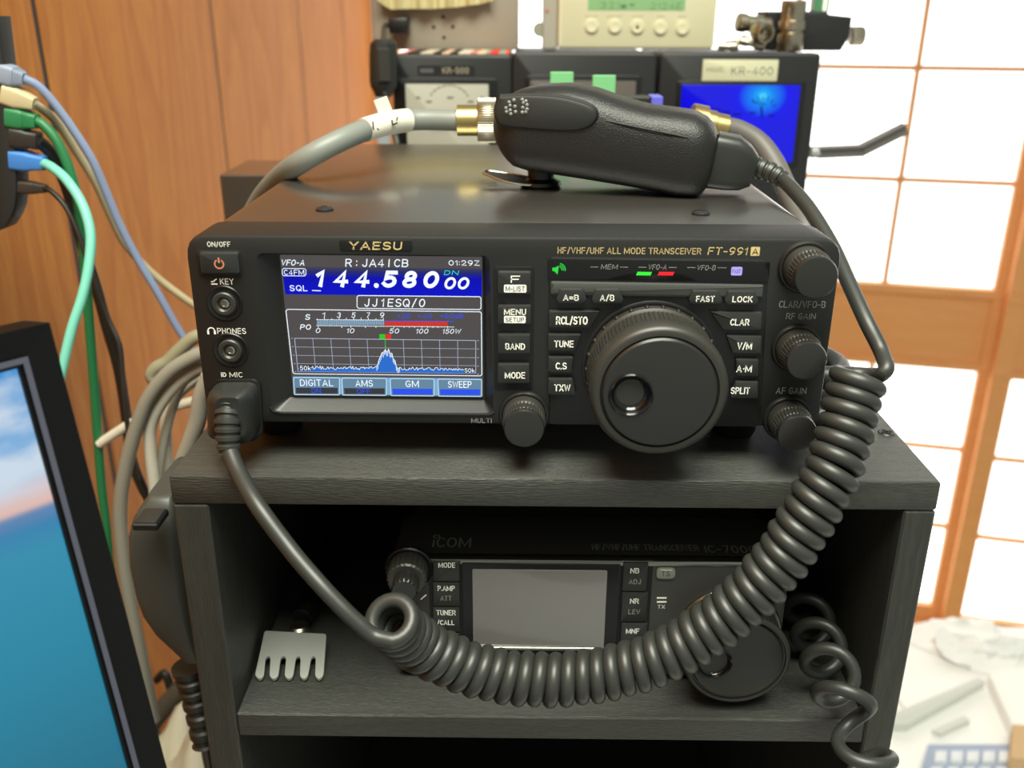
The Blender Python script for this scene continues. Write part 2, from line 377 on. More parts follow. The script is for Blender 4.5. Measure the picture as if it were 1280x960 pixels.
edges = [bm.edges.get((front[i], front[(i+1) % len(front)])) for i in range(len(front))] + [bm.edges.new((hole[i], hole[(i+1) % len(hole)])) for i in range(len(hole))]
bmesh.ops.triangle_fill(bm, use_beauty=True, use_dissolve=False, edges=edges, normal=(0, -1, 0))
inn = [bm.verts.new(FACE(u, v, -.0055)) for u, v in bez_i]
for i in range(len(hole)):
    j = (i+1) % len(hole); bm.faces.new((hole[i], hole[j], inn[j], inn[i]))
bm.faces.new(inn)
fpan = obj('front_panel', bm, PANEL, rad, ang=30)
# bright lip of the bezel along its lower edge
bm = B(); tube(bm, [Vector((u, -.0004, v)) for u, v in [fp(338, 508), fp(342, 513.5), fp(352, 515.5), fp(612, 517.5), fp(618, 514)]], .0005, 8)
obj('bezel_lip', bm, KNOBCAP, fpan)
# case
bm = B(); co = rpoly([(-.1135, .001), (.1135, .001), (.1135, .0698), (-.1135, .0698)], [.003, .003, .006, .006], 5)
quads(bm, [[FACE(u, v, d) for u, v in p_] for p_, d in ((co, -.2609), (co, -.0295), (inset(co, .0006), -.0278), (inset(co, .002), -.027))])
case = obj('case', bm, CASE, rad)
bm = B(); prism(bm, inset(co, .0025), -.0275, -.0235); obj('gasket', bm, DARK, case)
for px, py in ((406, 263), (876, 268)):
    p = atz(px, py, .0698); bm = B(); lathe(bm, [(.0036, 0), (.0036, .0008), (.0028, .0014), (.0012, .0016), (.001, .0009)], p, (0, 0, 1), 24); obj('screw', bm, KNOBCAP, case)
gc = atz(838, 221, .0698); bm = B()
for i in range(-9, 10):
    for j in range(-8, 9):
        x, y = (i+.5*(j % 2))*.0042, j*.0046
        if math.hypot(x, y) < .036:
            ee = rrect(gc.x+x-.0014, gc.x+x+.0014, gc.y+y-.0008, gc.y+y+.0008, .0008, 2)
            flat(bm, ee, TOP, .06992)
obj('speaker_grille', bm, DARK, case)
for x in (-.095, .09):
    for y in (.03, .23):
        bm = B(); lathe(bm, [(.008, CZ), (.009, CZ+.002), (.009, .0015)], (x, y, 0), (0, 0, 1), 24); obj('foot', bm, PANELD, rad)

# --- screen
SD = .0050
def sp(x, y): return fp(330+x/4.5714, 310+y/4.5714, -SD)          # close-up of the screen, 1280 px wide
disp = None
bm = B(); prism(bm, rpoly([sp(*q) for q in ((168, 842), (1252, 852), (1246, 52), (90, 40))], .0004, 2), -.0056, -SD)
disp = obj('display', bm, em('screen_grey', (82, 78, 78), 1.0), rad, label='lit colour screen with blue band')
W_ = em('screen_white', (236, 246, 255), 1.15); C_ = em('screen_cyan', (40, 240, 235), 1); BL = em('screen_blue', (48, 84, 235), 1.0)
PB = em('screen_pale', (150, 190, 220), .95); RD = em('screen_red', (225, 50, 35), 1); GR = em('screen_green', (40, 205, 30), 1); SPB = em('screen_spectrum', (45, 110, 205), 1); KEY = em('screen_key', (105, 140, 165), .95); DK = em('screen_dark', (62, 62, 66), .9)
def stext(s, x0, y0, x1, y1, m=W_, bold=.03, shear=0, k=2, name='lettering'):
    a, b, c, d = sp(x0, (y0+y1)/2), sp(x1, (y0+y1)/2), sp((x0+x1)/2, y0), sp((x0+x1)/2, y1)
    return text(name, s, a[0], d[1], b[0], c[1], FACE, m, disp, -SD+.00006*k, bold, shear)
def sl(bm, pts, t, k=2):
    for a, b in zip(pts, pts[1:]): line(bm, sp(*a), sp(*b), t*.000048*4.9/4.9, FACE, -SD+.00006*k)
# blue band: a display gradient
bmat = bpy.data.materials.new('screen_band'); bmat.use_nodes = True; N, L = nodes(bmat); b_ = N['Principled BSDF']; b_.inputs['Base Color'].default_value = (0, 0, 0, 1); b_.inputs['Specular IOR Level'].default_value = .1
tc = N.new('ShaderNodeTexCoord'); sx = N.new('ShaderNodeSeparateXYZ'); cr = N.new('ShaderNodeValToRGB')
L.new(tc.outputs['Generated'], sx.inputs[0]); L.new(sx.outputs['Z'], cr.inputs[0]); L.new(cr.outputs[0], b_.inputs['Emission Color']); b_.inputs['Emission Strength'].default_value = 1
e = cr.color_ramp.elements; e[0].position = 0; e[0].color = lin((8, 16, 200))+(1,); e[1].position = 1; e[1].color = lin((70, 68, 80))+(1,)
x = e.new(.62); x.color = lin((10, 14, 175))+(1,); x = e.new(.82); x.color = lin((38, 42, 110))+(1,)
bm = B(); flat(bm, [sp(*q) for q in ((122, 264), (1244, 276), (1246, 118), (102, 106))], FACE, -SD+.00005); obj('band', bm, bmat, disp)
stext('VFO-A', 95, 66, 238, 100, shear=.25, bold=.04)
stext('R:JA4ICB', 466, 62, 825, 108, shear=.1, bold=.03)
stext('01:29Z', 1055, 70, 1232, 100, bold=.04)
stext('C4FM', 114, 124, 230, 154, bold=.03)
stext('DN', 1028, 128, 1115, 154, C_, shear=.25, bold=.03)
for ch, x0, x1 in (('1', 285, 352), ('4', 390, 494), ('4', 510, 615), ('5', 668, 770), ('8', 785, 885), ('0', 902, 1010)):
    stext(ch, x0, 124+(x0-285)*.012, x1, 222+(x0-285)*.012, bold=.105, shear=.2, name='frequency_digit')
stext('00', 1025, 166, 1180, 236, bold=.085, shear=.2, name='frequency_digit')
bm = B(); flat_strip(bm, ring_pts(sp(642, 214), 0, .0009, 14), FACE, -SD+.00012); obj('decimal_point', bm, W_, disp)
stext('SQL', 147, 212, 248, 246, bold=.04)
bm = B(); sl(bm, [(275, 242), (325, 244)], 7)
def rr(x0, y0, x1, y1, t, r=8, tilt=.010):
    P = [(x0+r, y0), (x1-r, y0), (x1, y0+r), (x1, y1-r), (x1-r, y1), (x0+r, y1), (x0, y1-r), (x0, y0+r), (x0+r, y0)]
    sl(bm, [(x, y+(x-x0)*tilt) for x, y in P], t)
rr(105, 116, 240, 158, 5); rr(532, 271, 1240, 344, 6)
sl(bm, [(136, 350), (1236, 364), (1242, 372), (1245, 722), (1238, 730), (176, 718), (166, 710), (126, 358), (136, 350)], 6)
obj('outlines', bm, W_, disp)
stext('JJ1ESQ/0', 570, 289, 922, 336, shear=.12, bold=.03)
stext('S', 233, 378, 268, 410, shear=.2, bold=.05); stext('PO', 205, 436, 272, 466, shear=.2, bold=.05)
for s, x0, x1 in (('1', 330, 352), ('3', 415, 442), ('5', 498, 526), ('7', 583, 608), ('9', 660, 690)): stext(s, x0, 368, x1, 398, shear=.2, bold=.03)
for s, x0, x1 in (('+20', 758, 838), ('+40', 876, 964), ('+60dB', 1005, 1142)): stext(s, x0, 374, x1, 402, BL, shear=.25, bold=.03)
for s, x0, x1 in (('0', 293, 326), ('10', 470, 520), ('50', 714, 776), ('100', 866, 943), ('150W', 1018, 1128)): stext(s, x0, 457+(x0-290)*.006, x1, 485+(x0-290)*.006, shear=.25, bold=.03)
bm = B()
x = 304
while x < 684:
    flat(bm, [sp(x, 440), sp(x+5, 440), sp(x+5, 412), sp(x, 412)], FACE, -SD+.00012); x += 8.2
obj('meter_bar', bm, PB, disp)
bm = B()
x = 690
while x < 1046:
    flat(bm, [sp(x, 447), sp(x+6, 447), sp(x+6, 418), sp(x, 418)], FACE, -SD+.00012); x += 8.2
obj('meter_bar', bm, RD, disp, label='red section of the meter bar')
bm = B(); sl(bm, [(300, 409), (686, 411)], 4); sl(bm, [(300, 443), (1086, 451)], 4)
for x in (304, 346, 388, 430, 471, 513, 555, 597, 640, 682): sl(bm, [(x, 410), (x, 402 if (x-304) % 84 < 10 else 398)], 4)
for x in (310, 445, 497, 580, 640, 742, 800, 830, 860, 903, 935, 965, 995, 1050): sl(bm, [(x, 446), (x, 456)], 4)
obj('meter_scale', bm, W_, disp)
bm = B(); sl(bm, [(690, 414), (1086, 420)], 5)
for x in (745, 806, 870, 930, 992, 1054): sl(bm, [(x, 418), (x, 409)], 5)
obj('meter_scale', bm, BL, disp, label='blue scale of the meter')
bm = B()
gx0, gx1 = lambda y: 175+(y-515)*.105, lambda y: 1210+(y-528)*.0
for k in range(11):
    f = k/10; sl(bm, [(175+f*1035, 515+f*13), (195+f*1015, 705+f*10)], 3.5 if 0 < k < 10 else 5)
for y, y2 in ((515, 528), (565, 576), (613, 626), (660, 672), (705, 715)): sl(bm, [(gx0(y), y), (1210, y2)], 3 if 515 < y < 705 else 5)
for y in (515, 563, 612, 660, 706):
    sl(bm, [(gx0(y)-18, y), (gx0(y)-10, y)], 5); sl(bm, [(1218, y+14), (1228, y+14)], 5)
obj('spectrum_grid', bm, em('screen_grid', (176, 190, 215), 1), disp)
xs = [198+i*6.2 for i in range(164)]; prof = []
for x in xs:
    h = 12+random.random()*22
    if 625 < x < 790: h = max(h, 118*math.exp(-((x-700)/52)**4)+random.random()*26-8)
    elif x >= 790: h = 14+random.random()*24*max(.5, 1-(x-790)/700)
    prof.append(h)
bm = B(); bw = B()
for (x, h), (x2, h2) in zip(zip(xs, prof), zip(xs[1:], prof[1:])):
    yb = 705+(x-195)*.01
    flat(bm, [sp(x, yb), sp(x2, yb), sp(x2, yb-h2*.93), sp(x, yb-h*.93)], FACE, -SD+.00016)
    line(bw, sp(x, yb-h), sp(x2, yb-h2), .0002, FACE, -SD+.00020)
    if 640 < x < 780: line(bw, sp(x, yb-h), sp(x+1, yb-h+25), .00018, FACE, -SD+.00019)
obj('spectrum', bm, SPB, disp); obj('spectrum_trace', bw, W_, disp)
bm = B(); flat(bm, [sp(660, 520), sp(692, 520), sp(692, 492), sp(660, 492)], FACE, -SD+.00014); sl(bm, [(693, 520), (694, 570)], 5, 4); obj('marker', bm, GR, disp)
bm = B(); flat(bm, [sp(694, 520), sp(727, 520), sp(727, 492), sp(694, 492)], FACE, -SD+.00014); obj('marker', bm, RD, disp, label='red frequency marker')
bm = B(); flat(bm, [sp(200, 700), sp(272, 701), sp(272, 668), sp(200, 667)], FACE, -SD+.00024); flat(bm, [sp(1142, 712), sp(1208, 712), sp(1208, 682), sp(1142, 681)], FACE, -SD+.00024); obj('span_label_ground', bm, DK, disp)
stext('50k', 206, 672, 268, 698, k=5); stext('50k', 1146, 686, 1204, 710, k=5)
bm = B()
flat(bm, [sp(170, 832), sp(1246, 847), sp(1246, 746), sp(166, 734)], FACE, -SD+.00006); obj('key_row', bm, em('screen_key_gap', (120, 175, 215), 1), disp)
for i, (a, b_, s, s2) in enumerate(((170, 432, 'DIGITAL', 'DN'), (446, 700, 'AMS', 'OFF'), (722, 972, 'GM', None), (994, 1244, 'SWEEP', None))):
    dy = (a-170)*.011
    bm = B(); pts = rpoly([sp(a+6, 836+dy), sp(b_, 838+dy), sp(b_, 741+dy), sp(a, 739+dy)], .0006, 3); flat(bm, pts, FACE, -SD+.0001); k_ = obj('soft_key', bm, KEY, disp)
    bm = B()
    flat(bm, [sp(a+14, 830+dy), sp(b_-10, 831+dy), sp(b_-10, 798+dy), sp(a+12, 797+dy)], FACE, -SD+.00015)
    obj('soft_key_field', bm, DK if s2 else BL, disp)
    m = (a+b_)/2; hw = len(s)*.5*(27 if len(s) > 3 else 33)
    if s == 'GM': hw = 38
    stext(s, m-hw, 750+dy, m+hw, 788+dy, k=4, bold=.025)
    if s2: stext(s2, m-14*len(s2), 799+dy, m+12*len(s2), 828+dy, BL, k=5, bold=.03)
    bm = B(); P = [(a+6, 836+dy), (b_-4, 838+dy), (b_, 832+dy), (b_, 747+dy), (b_-6, 741+dy), (a+6, 739+dy), (a, 746+dy), (a+4, 830+dy), (a+6, 836+dy)]
    sl(bm, P, 6, 4); obj('soft_key_outline', bm, em('screen_edge', (205, 228, 245), 1), disp)

# --- left column: power, jacks
bm = B(); prism(bm, rrect(*frect(246.5, 313, 302.5, 346, 0), .0016), 0, .0003, bev=.0002); pr = obj('power_recess', bm, DARK, rad)
bm = B(); prism(bm, rrect(*frect(249.7, 316, 298.5, 342.5, .002), .001), .0002, .002, bev=.0006); pw = obj('power_button', bm, BTN, rad)
bm = B(); c = fp(274, 330, .002); flat_strip(bm, ring_pts(c, .0013, .0018, 20, math.radians(120), math.radians(420)), FACE, .0021); line(bm, (c[0], c[1]+.0004), (c[0], c[1]+.0023), .0006, FACE, .0021)
obj('power_symbol', bm, AMBER, pw)
ftext(rad, 'ON/OFF', 259, 302, 288, 308.5, 0, PRINT)
ftext(rad, 'KEY', 275, 348, 292, 355.5, 0, PRINT); ftext(rad, 'PHONES', 271.6, 410, 307.5, 417.2, 0, PRINT); ftext(rad, 'MIC', 287, 465, 303, 471.5, 0, PRINT)
bm = B()
for a, b in (((264, 355), (272, 355)), ((264, 352), (268, 352)), ((266, 352), (271, 348.5))): line(bm, fp(*a), fp(*b), .0004, FACE, .0001)
obj('key_symbol', bm, PRINT, rad)
bm = B(); c = fp(264.3, 413.5); flat_strip(bm, ring_pts(c, .0010, .0014, 14, 0, math.pi), FACE, .0001)
for s in (-1, 1): line(bm, (c[0]+s*.0012, c[1]+.0001), (c[0]+s*.0012, c[1]-.0013), .0007 if s else 0, FACE, .0001)
obj('headphone_symbol', bm, PRINT, rad)
bm = B(); c = fp(280, 468.2); flat_strip(bm, ring_pts(c, .0006, .0009, 10, -math.pi/2, math.pi/2), FACE, .0001); line(bm, (c[0]-.0003, c[1]+.0009), (c[0]-.0003, c[1]-.0009), .0003, FACE, .0001); line(bm, (c[0]-.0009, c[1]+.0009), (c[0]-.0009, c[1]-.0009), .0003, FACE, .0001)
obj('mic_symbol', bm, PRINT, rad)
for nm, px, py, pz in (('key_jack', 281, 379, 0), ('phones_jack', 288.5, 437.5, 0)):
    x, z = fp(px, py); bm = B()
    lathe(bm, [(.0066, 0), (.0066, .0002), (.0063, .0005), (.0058, .0005), (.0052, .0001), (.0050, .0001)], (x, 0, z), caps=(True, True)); j = obj(nm, bm, PANELD, rad)
    bm = B(); lathe(bm, [(.0043, .0001), (.0043, .0012), (.0039, .0016), (.0028, .0016), (.0022, .0010), (.0021, .0002)], (x, 0, z)); obj('bushing', bm, KNOB, j)
    bm = B(); lathe(bm, [(.0016, .0002), (.0017, .0006), (.0011, .0007), (.0009, .0004)], (x, 0, z), seg=20); obj('socket', bm, STEEL, j, label='metal socket ring')
# logo plate
bm = B(); prism(bm, rrect(*frect(424.7, 299.5, 515, 313.5, 0), .001), 0, .0004, bev=.0002); lp = obj('logo_plate', bm, PANELD, rad)
ftext(lp, 'YAESU', 436, 302, 503, 312.3, .0004, GOLD, .055, .12)
ftext(rad, 'MULTI', 589, 522.5, 614.5, 528.5, 0, PRINTD, .03)

# --- middle keys
def key(pts, wd, txts, r=.0008, name='key'):
    bm = B(); prism(bm, rpoly(fpoly(pts, wd), r, 4), .0001, wd, bev=.0005); k = obj(name, bm, BTN, rad)
    for s, x0, y0, x1, y1, *o in txts:
        m = o[0] if o else PRINT
        if m == 'inv':
            b2 = B(); prism(b2, rrect(*frect(x0-2, y0-1.6, x1+2, y1+1.6, wd), .0005, 3), wd, wd+.00008); obj('legend_plate', b2, PRINT, k, label='white legend plate')
            ftext(k, s, x0, y0, x1, y1, wd+.0001, DARK, .03)
        else: ftext(k, s, x0, y0, x1, y1, wd, m, .048)
    return k
def rect(x0, y0, x1, y1): return [(x0, y1), (x1, y1), (x1, y0), (x0, y0)]
bm = B(); prism(bm, rpoly(fpoly([(618, 487), (666, 487), (668, 333), (617, 333)], 0), .0012, 4), 0, .0003, bev=.0002); obj('key_recess', bm, PANELD, rad)
key(rect(622, 340, 664, 367.7), .0022, [('F', 638.5, 344.5, 650, 353.5), ('M-LIST', 632, 357.6, 656, 364, 'inv')])
key(rect(622, 382, 664, 405.5), .0022, [('MENU', 630, 386, 657.5, 393.6), ('SETUP', 632, 396.6, 655, 402.2, 'inv')])
key(rect(622, 418, 663, 442.5), .0022, [('BAND', 631.6, 429, 656.4, 437)])
key(rect(622, 455, 662, 479.5), .0022, [('MODE', 631, 465, 656.4, 473)])
# right hand panel
bm = B(); prism(bm, rpoly(fpoly([(686, 530), (950, 533), (961, 325), (686, 321)], 0), .002, 5), 0, .0005, bev=.0003); cp = obj('control_plate', bm, PANELD, rad)
bm = B(); prism(bm, rpoly(fpoly([(685, 349), (960, 353), (963, 327), (685, 323)], .0007), .001, 5), .0004, .0008, bev=.0002); iw = obj('indicator_window', bm, GLOSS, rad)
bm = B(); q = fpoly([(688, 369), (953, 373), (955, 356), (688, 351.5)], .0009); prism(bm, rpoly(q, .0008, 3), .0004, .0015, bev=.0009); obj('light_bar', bm, mat('bar_grey', (62, 64, 62), .45), rad)
ftext(rad, 'HF/VHF/UHF ALL MODE TRANSCEIVER', 697, 309.5, 876.5, 317.4, 0, GOLD, .02); ftext(rad, 'FT-991', 884.6, 309, 935, 318.6, 0, GOLD, .03, .12)
bm = B(); prism(bm, rrect(*frect(938.3, 308.6, 949.6, 319.8, 0), .0003, 2), 0, .0001); ap = obj('letter_plate', bm, GOLD, rad); ftext(ap, 'A', 940.2, 310.3, 947.8, 318.2, .0001, DARK, .03)
WDI = .0008
ftext(iw, 'MEM', 751, 330.2, 772.5, 336.5, WDI, PRINTD, .01, .15); ftext(iw, 'VFO-A', 810, 330.5, 834, 337, WDI, PRINTD, .01, .15); ftext(iw, 'VFO-B', 871, 331.4, 895, 337.8, WDI, PRINTD, .01, .15)
bm = B()
for a, b in ((738, 748), (775, 785), (798, 808), (836, 846), (859, 869), (897, 908)): line(bm, fp(a, 333.6+(a-738)*.006, WDI), fp(b, 333.6+(b-738)*.006, WDI), .0002, FACE, WDI+.0001)
obj('indicator_rules', bm, PRINTD, iw)
for (x0, x1), m, lb in (((796, 815), em('led_green', (60, 230, 60), 1.2), 'lit green indicator bar'), ((823, 843), em('led_red', (245, 40, 50), 1.2), 'lit red indicator bar')):
    bm = B(); prism(bm, fpoly([(x0-1, 344), (x1-2, 344.3), (x1, 340), (x0+1, 339.7)], WDI), WDI, WDI+.0001); obj('indicator_lamp', bm, m, iw, label=lb)
gm = em('led_green_symbol', (50, 225, 70), 1)
bm = B(); prism(bm, fpoly([(690.5, 338.5), (693, 339), (697, 343), (698.5, 332), (694, 334.5), (690.5, 334.5)], WDI), WDI, WDI+.0001)
for r in (.0009, .0015, .0021): flat_strip(bm, ring_pts(fp(698.5, 337, WDI), r, r+.0003, 8, -.2, 1.4), FACE, WDI+.0001)
obj('speaker_symbol', bm, gm, iw, label='lit green loudspeaker symbol')
bm = B(); prism(bm, rrect(*frect(914, 333.6, 927.6, 344.2, WDI), .0005, 3), WDI, WDI+.0001); fl = obj('fast_lamp', bm, em('led_lilac', (190, 180, 250), 1), iw, label='lit lilac lamp')
ftext(fl, 'FAST', 915.5, 336.5, 926, 341.5, WDI+.0001, em('led_blue_text', (40, 40, 150), .8), .02)
def tkey(x0, x1, y0, y1, s, tx): key([(x0+3, y1), (x1-3, y1), (x1, y1-5), (x1-5, y0), (x0+5, y0), (x0, y1-5)], .003, [(s, *tx)], .0006)
tkey(695, 733.7, 361.5, 379.5, 'A=B', (704, 368.2, 723.6, 375.8)); tkey(739.4, 779.7, 361.8, 380, 'A/B', (750, 368.3, 768, 376.2))
tkey(861, 903.7, 363.4, 380.6, 'FAST', (870, 369.8, 893.2, 377.3)); tkey(905.5, 948.6, 364, 381.3, 'LOCK', (915.5, 370.2, 940.7, 377.8))
key([(686, 410), (738, 410), (750.5, 389), (686, 388.7)], .0022, [('RCL/STO', 695, 395.5, 734.6, 405.6)])
key([(685, 439), (719, 439.3), (727, 418), (685, 417.6)], .0022, [('TUNE', 692.7, 425.6, 717, 434)])
key([(685, 466), (715, 466.3), (717, 446.3), (685, 446)], .0022, [('C.S', 694.5, 453, 708.5, 461.7)])
key([(685, 494), (720, 494.3), (716, 473.3), (685, 473)], .0022, [('TXW', 692.7, 480.4, 713, 489)])
key([(904, 412.5), (952, 413.5), (953.5, 390.8), (888, 389.8)], .0022, [('CLAR', 912.7, 398.6, 936.7, 406.8)])
key([(916, 442), (952, 443), (953, 420.5), (908, 419.7)], .0022, [('V/M', 921.6, 428, 940, 436.8)])
key([(921, 470), (948, 471), (949, 449.5), (920, 449)], .0022, [('A•M', 920.5, 456.6, 939.8, 465.2)])
key([(913, 498), (947.5, 498.6), (948.5, 477.4), (920, 477)], .0022, [('SPLIT', 913.5, 484, 937.2, 492.4)])
# --- main dial
def axis_at(px, py, wd): x, z = fp(px, py, wd); return (x, 0, z)
DX = axis_at(824.5, 491, .026); K_ = .952
def sc(pr): return [(p[0]*K_,)+tuple(p[1:]) for p in pr]
bm = B(); lathe(bm, sc([(.0262, 0), (.0262, .0008), (.0255, .0012), (.0252, .0012)]), DX, seg=96); obj('dial_base', bm, PANELD, rad)
bm = B()
lathe(bm, sc([(.0236, .0012), (.0246, .002), (.0246, .0052), (.0238, .0062), (.0236, .0066), (.0239, .007, .00022, 90), (.0239, .0155, .00022, 90), (.0241, .0165), (.0247, .0185), (.0249, .0215), (.0247, .0245), (.0238, .0258), (.0228, .0262), (.0213, .0262), (.0210, .0252), (.0204, .0250)]), DX, seg=720)
dial = obj('tuning_dial', bm, KNOB, rad)
bm = B()
for k in range(26):
    a = 2*math.pi*k/26; c = Vector((DX[0]+.0234*math.cos(a), -.0036, DX[2]+.0234*math.sin(a))); ball(bm, c, .0009, 1, 1.5, 1, seg=10)
obj('skirt_notches', bm, KNOBCAP, dial)
def dimple_cap(par, o, dpx, R0, zt, base, plane_wd):
    bm = B(); cap = [(R0, base), (R0, zt-.0010), (R0*.97, zt-.0002), (R0*.93, zt)]; lathe(bm, cap, o, seg=96, caps=(True, False))
    bm.verts.ensure_lookup_table(); ri = bm.verts[-96:]; es = [bm.edges.get((ri[k], ri[(k+1) % 96])) for k in range(96)]
    d = Vector((dpx[0], o[1]-zt, dpx[2])); hs = [bm.verts.new(d+Vector((.0074*math.cos(2*math.pi*k/48), 0, .0074*math.sin(2*math.pi*k/48)))) for k in range(48)]
    es += [bm.edges.new((hs[k], hs[(k+1) % 48])) for k in range(48)]
    bmesh.ops.triangle_fill(bm, use_beauty=True, edges=es, normal=(0, -1, 0)); dc = obj('dial_cap', bm, KNOBCAP, par)
    bm = B(); prof = [(.0073, zt-.0004), (.0076, zt+.0005), (.0072, zt+.0008), (.0067, zt+.0004)] + [(.0066*math.cos(t), zt+.0002-.0034*math.sin(t)) for t in [i*math.pi/2/10 for i in range(1, 10)]]
    lathe(bm, prof, (dpx[0], o[1], dpx[2]), seg=48, caps=(False, True)); obj('finger_dimple', bm, GLOSS, par)
dimple_cap(dial, DX, axis_at(788.5, 493.5, .0272), .0196, .0272, .0248, 0)
def knob(px, py, rcap, wd, bx, name):
    o = axis_at(px, py, wd); bm = B(); rb = rcap*1.22
    lathe(bm, [(rb*1.06, 0), (rb*1.06, .0008), (rb*1.0, .0016), (rb*.93, .0016), (rb*.90, .0008)], o, seg=64); obj('knob_collar', bm, PANEL, rad)
    bm = B(); lathe(bm, [(rcap*1.09, .0010), (rcap*1.09, wd*.42), (rcap*1.05, wd*.46), (rcap*1.03, wd*.48, .0002, 36), (rcap*1.0, wd*.80, .0002, 36), (rcap*.99, wd*.82)], o, seg=288)
    k = obj(name, bm, KNOB, rad)
    bm = B(); lathe(bm, [(rcap, wd*.8), (rcap, wd*.95), (rcap*.96, wd*.99), (rcap*.90, wd)], o, seg=64); obj('knob_cap', bm, KNOBCAP, k)
knob(655, 536.5, .0073, .0135, 0, 'multi_knob')
knob(1021, 347.5, .0073, .0145, 0, 'clarifier_knob')
knob(1009, 452, .0070, .0145, 0, 'rf_gain_knob')
knob(997, 543, .0070, .0145, 0, 'af_gain_knob')
ftext(rad, 'CLAR/VFO-B', 973.7, 376, 1032, 384.7, 0, PRINTD, .02); ftext(rad, 'RF GAIN', 982.7, 391.4, 1019.5, 399, 0, PRINTD, .02); ftext(rad, 'AF GAIN', 970, 484.3, 1008, 492.3, 0, PRINTD, .02)
# mic socket recess
bm = B(); prism(bm, rpoly(fpoly([(268, 548), (318, 551), (330, 540), (327, 480), (320, 473), (272, 473), (262, 482)], 0), .0015, 4), -.002, .0012, bev=.0006); obj('mic_socket', bm, PANELD, rad)

# ================================================================== hand microphone with its coiled cord
TZ = .0698
MO = Vector((-.012, .094, 0)); MD = Vector((.092, -.017, 0)).normalized(); MN = Vector((MD.y, -MD.x, 0))    # MN points to the viewer
def mp(x, y, off=0):                      # pixel -> (s, z) in the microphone's near face plane
    p = atplane(x, y, MO + MN*off, MN); return ((p-MO).dot(MD), p.z)
def MM(s, z, wd): return MO + MD*s + MN*wd + Vector((0, 0, z))
mic = thing('hand_microphone', (.04, .105, TZ), 'black hand microphone lying on the big radio with a thick coiled cord', 'microphone')
topl = [mp(*q, -.008) for q in ((613.8, 160.5), (616.7, 139), (626, 123), (645.6, 113), (672, 107.7), (711, 106.4), (744, 113.6), (777, 126), (809.7, 134.6), (842.5, 138.6), (868.7, 142.5), (885, 150.7), (895, 163), (898, 178))]
botl = [mp(*q, -.008) for q in ((613.8, 160.5), (617.7, 178.6), (626, 195), (639, 209.8), (658.7, 216), (688, 220.6), (730, 227), (780, 235), (819.5, 242), (845, 248.5), (868, 250), (880, 243), (887, 231), (892, 205), (898, 178))]
def interp(P, s):
    for a, b in zip(P, P[1:]):
        if a[0] <= s <= b[0]: return a[1] + (b[1]-a[1])*(s-a[0])/max(1e-9, b[0]-a[0])
    return P[0][1] if s < P[0][0] else P[-1][1]
s0, s1 = topl[0][0], topl[-1][0]; secs = []
NS = 34
for i in range(NS+1):
    t = i/NS; s = s0 + (s1-s0)*(.5-.5*math.cos(math.pi*t))
    zt, zb = interp(topl, s), interp(botl, s)
    if i in (0, NS): zt += .0012; zb -= .0012
    e = min(1, (s-s0)/.014, 1); e2 = min(1, (s1-s)/.012)
    half = .022*(max(.0, 1-(1-e)**2.2)**.5*.62+.38)*(max(0, 1-(1-e2)**2.2)**.5*.5+.5)
    cz, hz = (zt+zb)/2, (zt-zb)/2; ring = []
    for k in range(40):
        a = 2*math.pi*k/40; ca, sa = math.cos(a), math.sin(a)
        ring.append(MM(s, cz + hz*math.copysign(abs(sa)**.62, sa), -.022 + half*math.copysign(abs(ca)**.55, ca)))
    secs.append(ring)
bm = B(); loft(bm, secs); body = obj('body', bm, MICP, mic, ang=50)
pad_px = [(624, 120), (658.7, 118.5), (695, 120.5), (721, 126), (741, 134), (746, 145), (742, 154), (731, 160.5), (711, 163.5), (662, 161), (629, 157), (621, 151), (618, 137)]
bm = B(); pts = [mp(*q, .001) for q in pad_px]; pts = [(p.x, p.y) for p in spline([(a, b, 0) for a, b in pts+[pts[0]]], 4)[:-1]]
prism(bm, pts, -.012, .0016, MM, bev=.0016); ptt = obj('push_to_talk_bar', bm, MICS, mic)
bm = B(); tube(bm, [MM(a, b, -.0009) for a, b in pts+[pts[0]]], .0007, 8, False); obj('bar_gap', bm, DARK, ptt)
bm = B()
for zx, zy in ((160, 138), (162, 152), (172, 116), (175, 128), (176, 146), (178, 160), (190, 108), (194, 132), (196, 152), (222, 106), (226, 118), (224, 136), (222, 154), (236, 112), (240, 126), (240, 142), (236, 152)):
    s, z = mp(580+zx/3.0476, 90+zy/3.0476, .0015); ball(bm, MM(s, z, .0014), .0009, seg=10)
obj('grille_bumps', bm, mat('grille_glint_grey', (120, 122, 118), .3), ptt)  # bumps coloured paler than the bar to paint in their glints
seam = spline([MM(*mp(*q, -.0), w_) for q, w_ in (((746, 149), -.0012), ((790, 158), -.0002), ((840, 168), -.0002), ((872, 176), -.0024), ((893, 187), -.011))], 6)
bm = B(); tube(bm, seam, .0004, 6); obj('seam', bm, DARK, mic)
# hanger disc and metal plate beneath
s, z = mp(676, 224, -.022)
p = MM(s, TZ, -.022); bm = B(); lathe(bm, [(.0085, .0002), (.0095, .0012), (.009, .0025), (.006, .004), (.006, .0125)], p, (0, 0, 1), 32); obj('hanger_button', bm, PANELD, mic)
pl = [at(604, 216.5, .113), at(612, 213.8, .118), at(664, 222.5, .113), at(668, 229, .106), at(660, 231, .1045)]
bm = B(); loopp = spline(pl+[at(630, 226.5, .1065), pl[0]], 6); tube(bm, loopp, .0006, 8); obj('hanger_clip', bm, NICKEL, mic, label='thin metal clip')
bm = B(); quads(bm, [[q-Vector((0, 0, .0006)) for q in loopp[:-1]], [q+Vector((0, 0, .0001)) for q in loopp[:-1]]]); obj('clip_plate', bm, PANELD, mic)
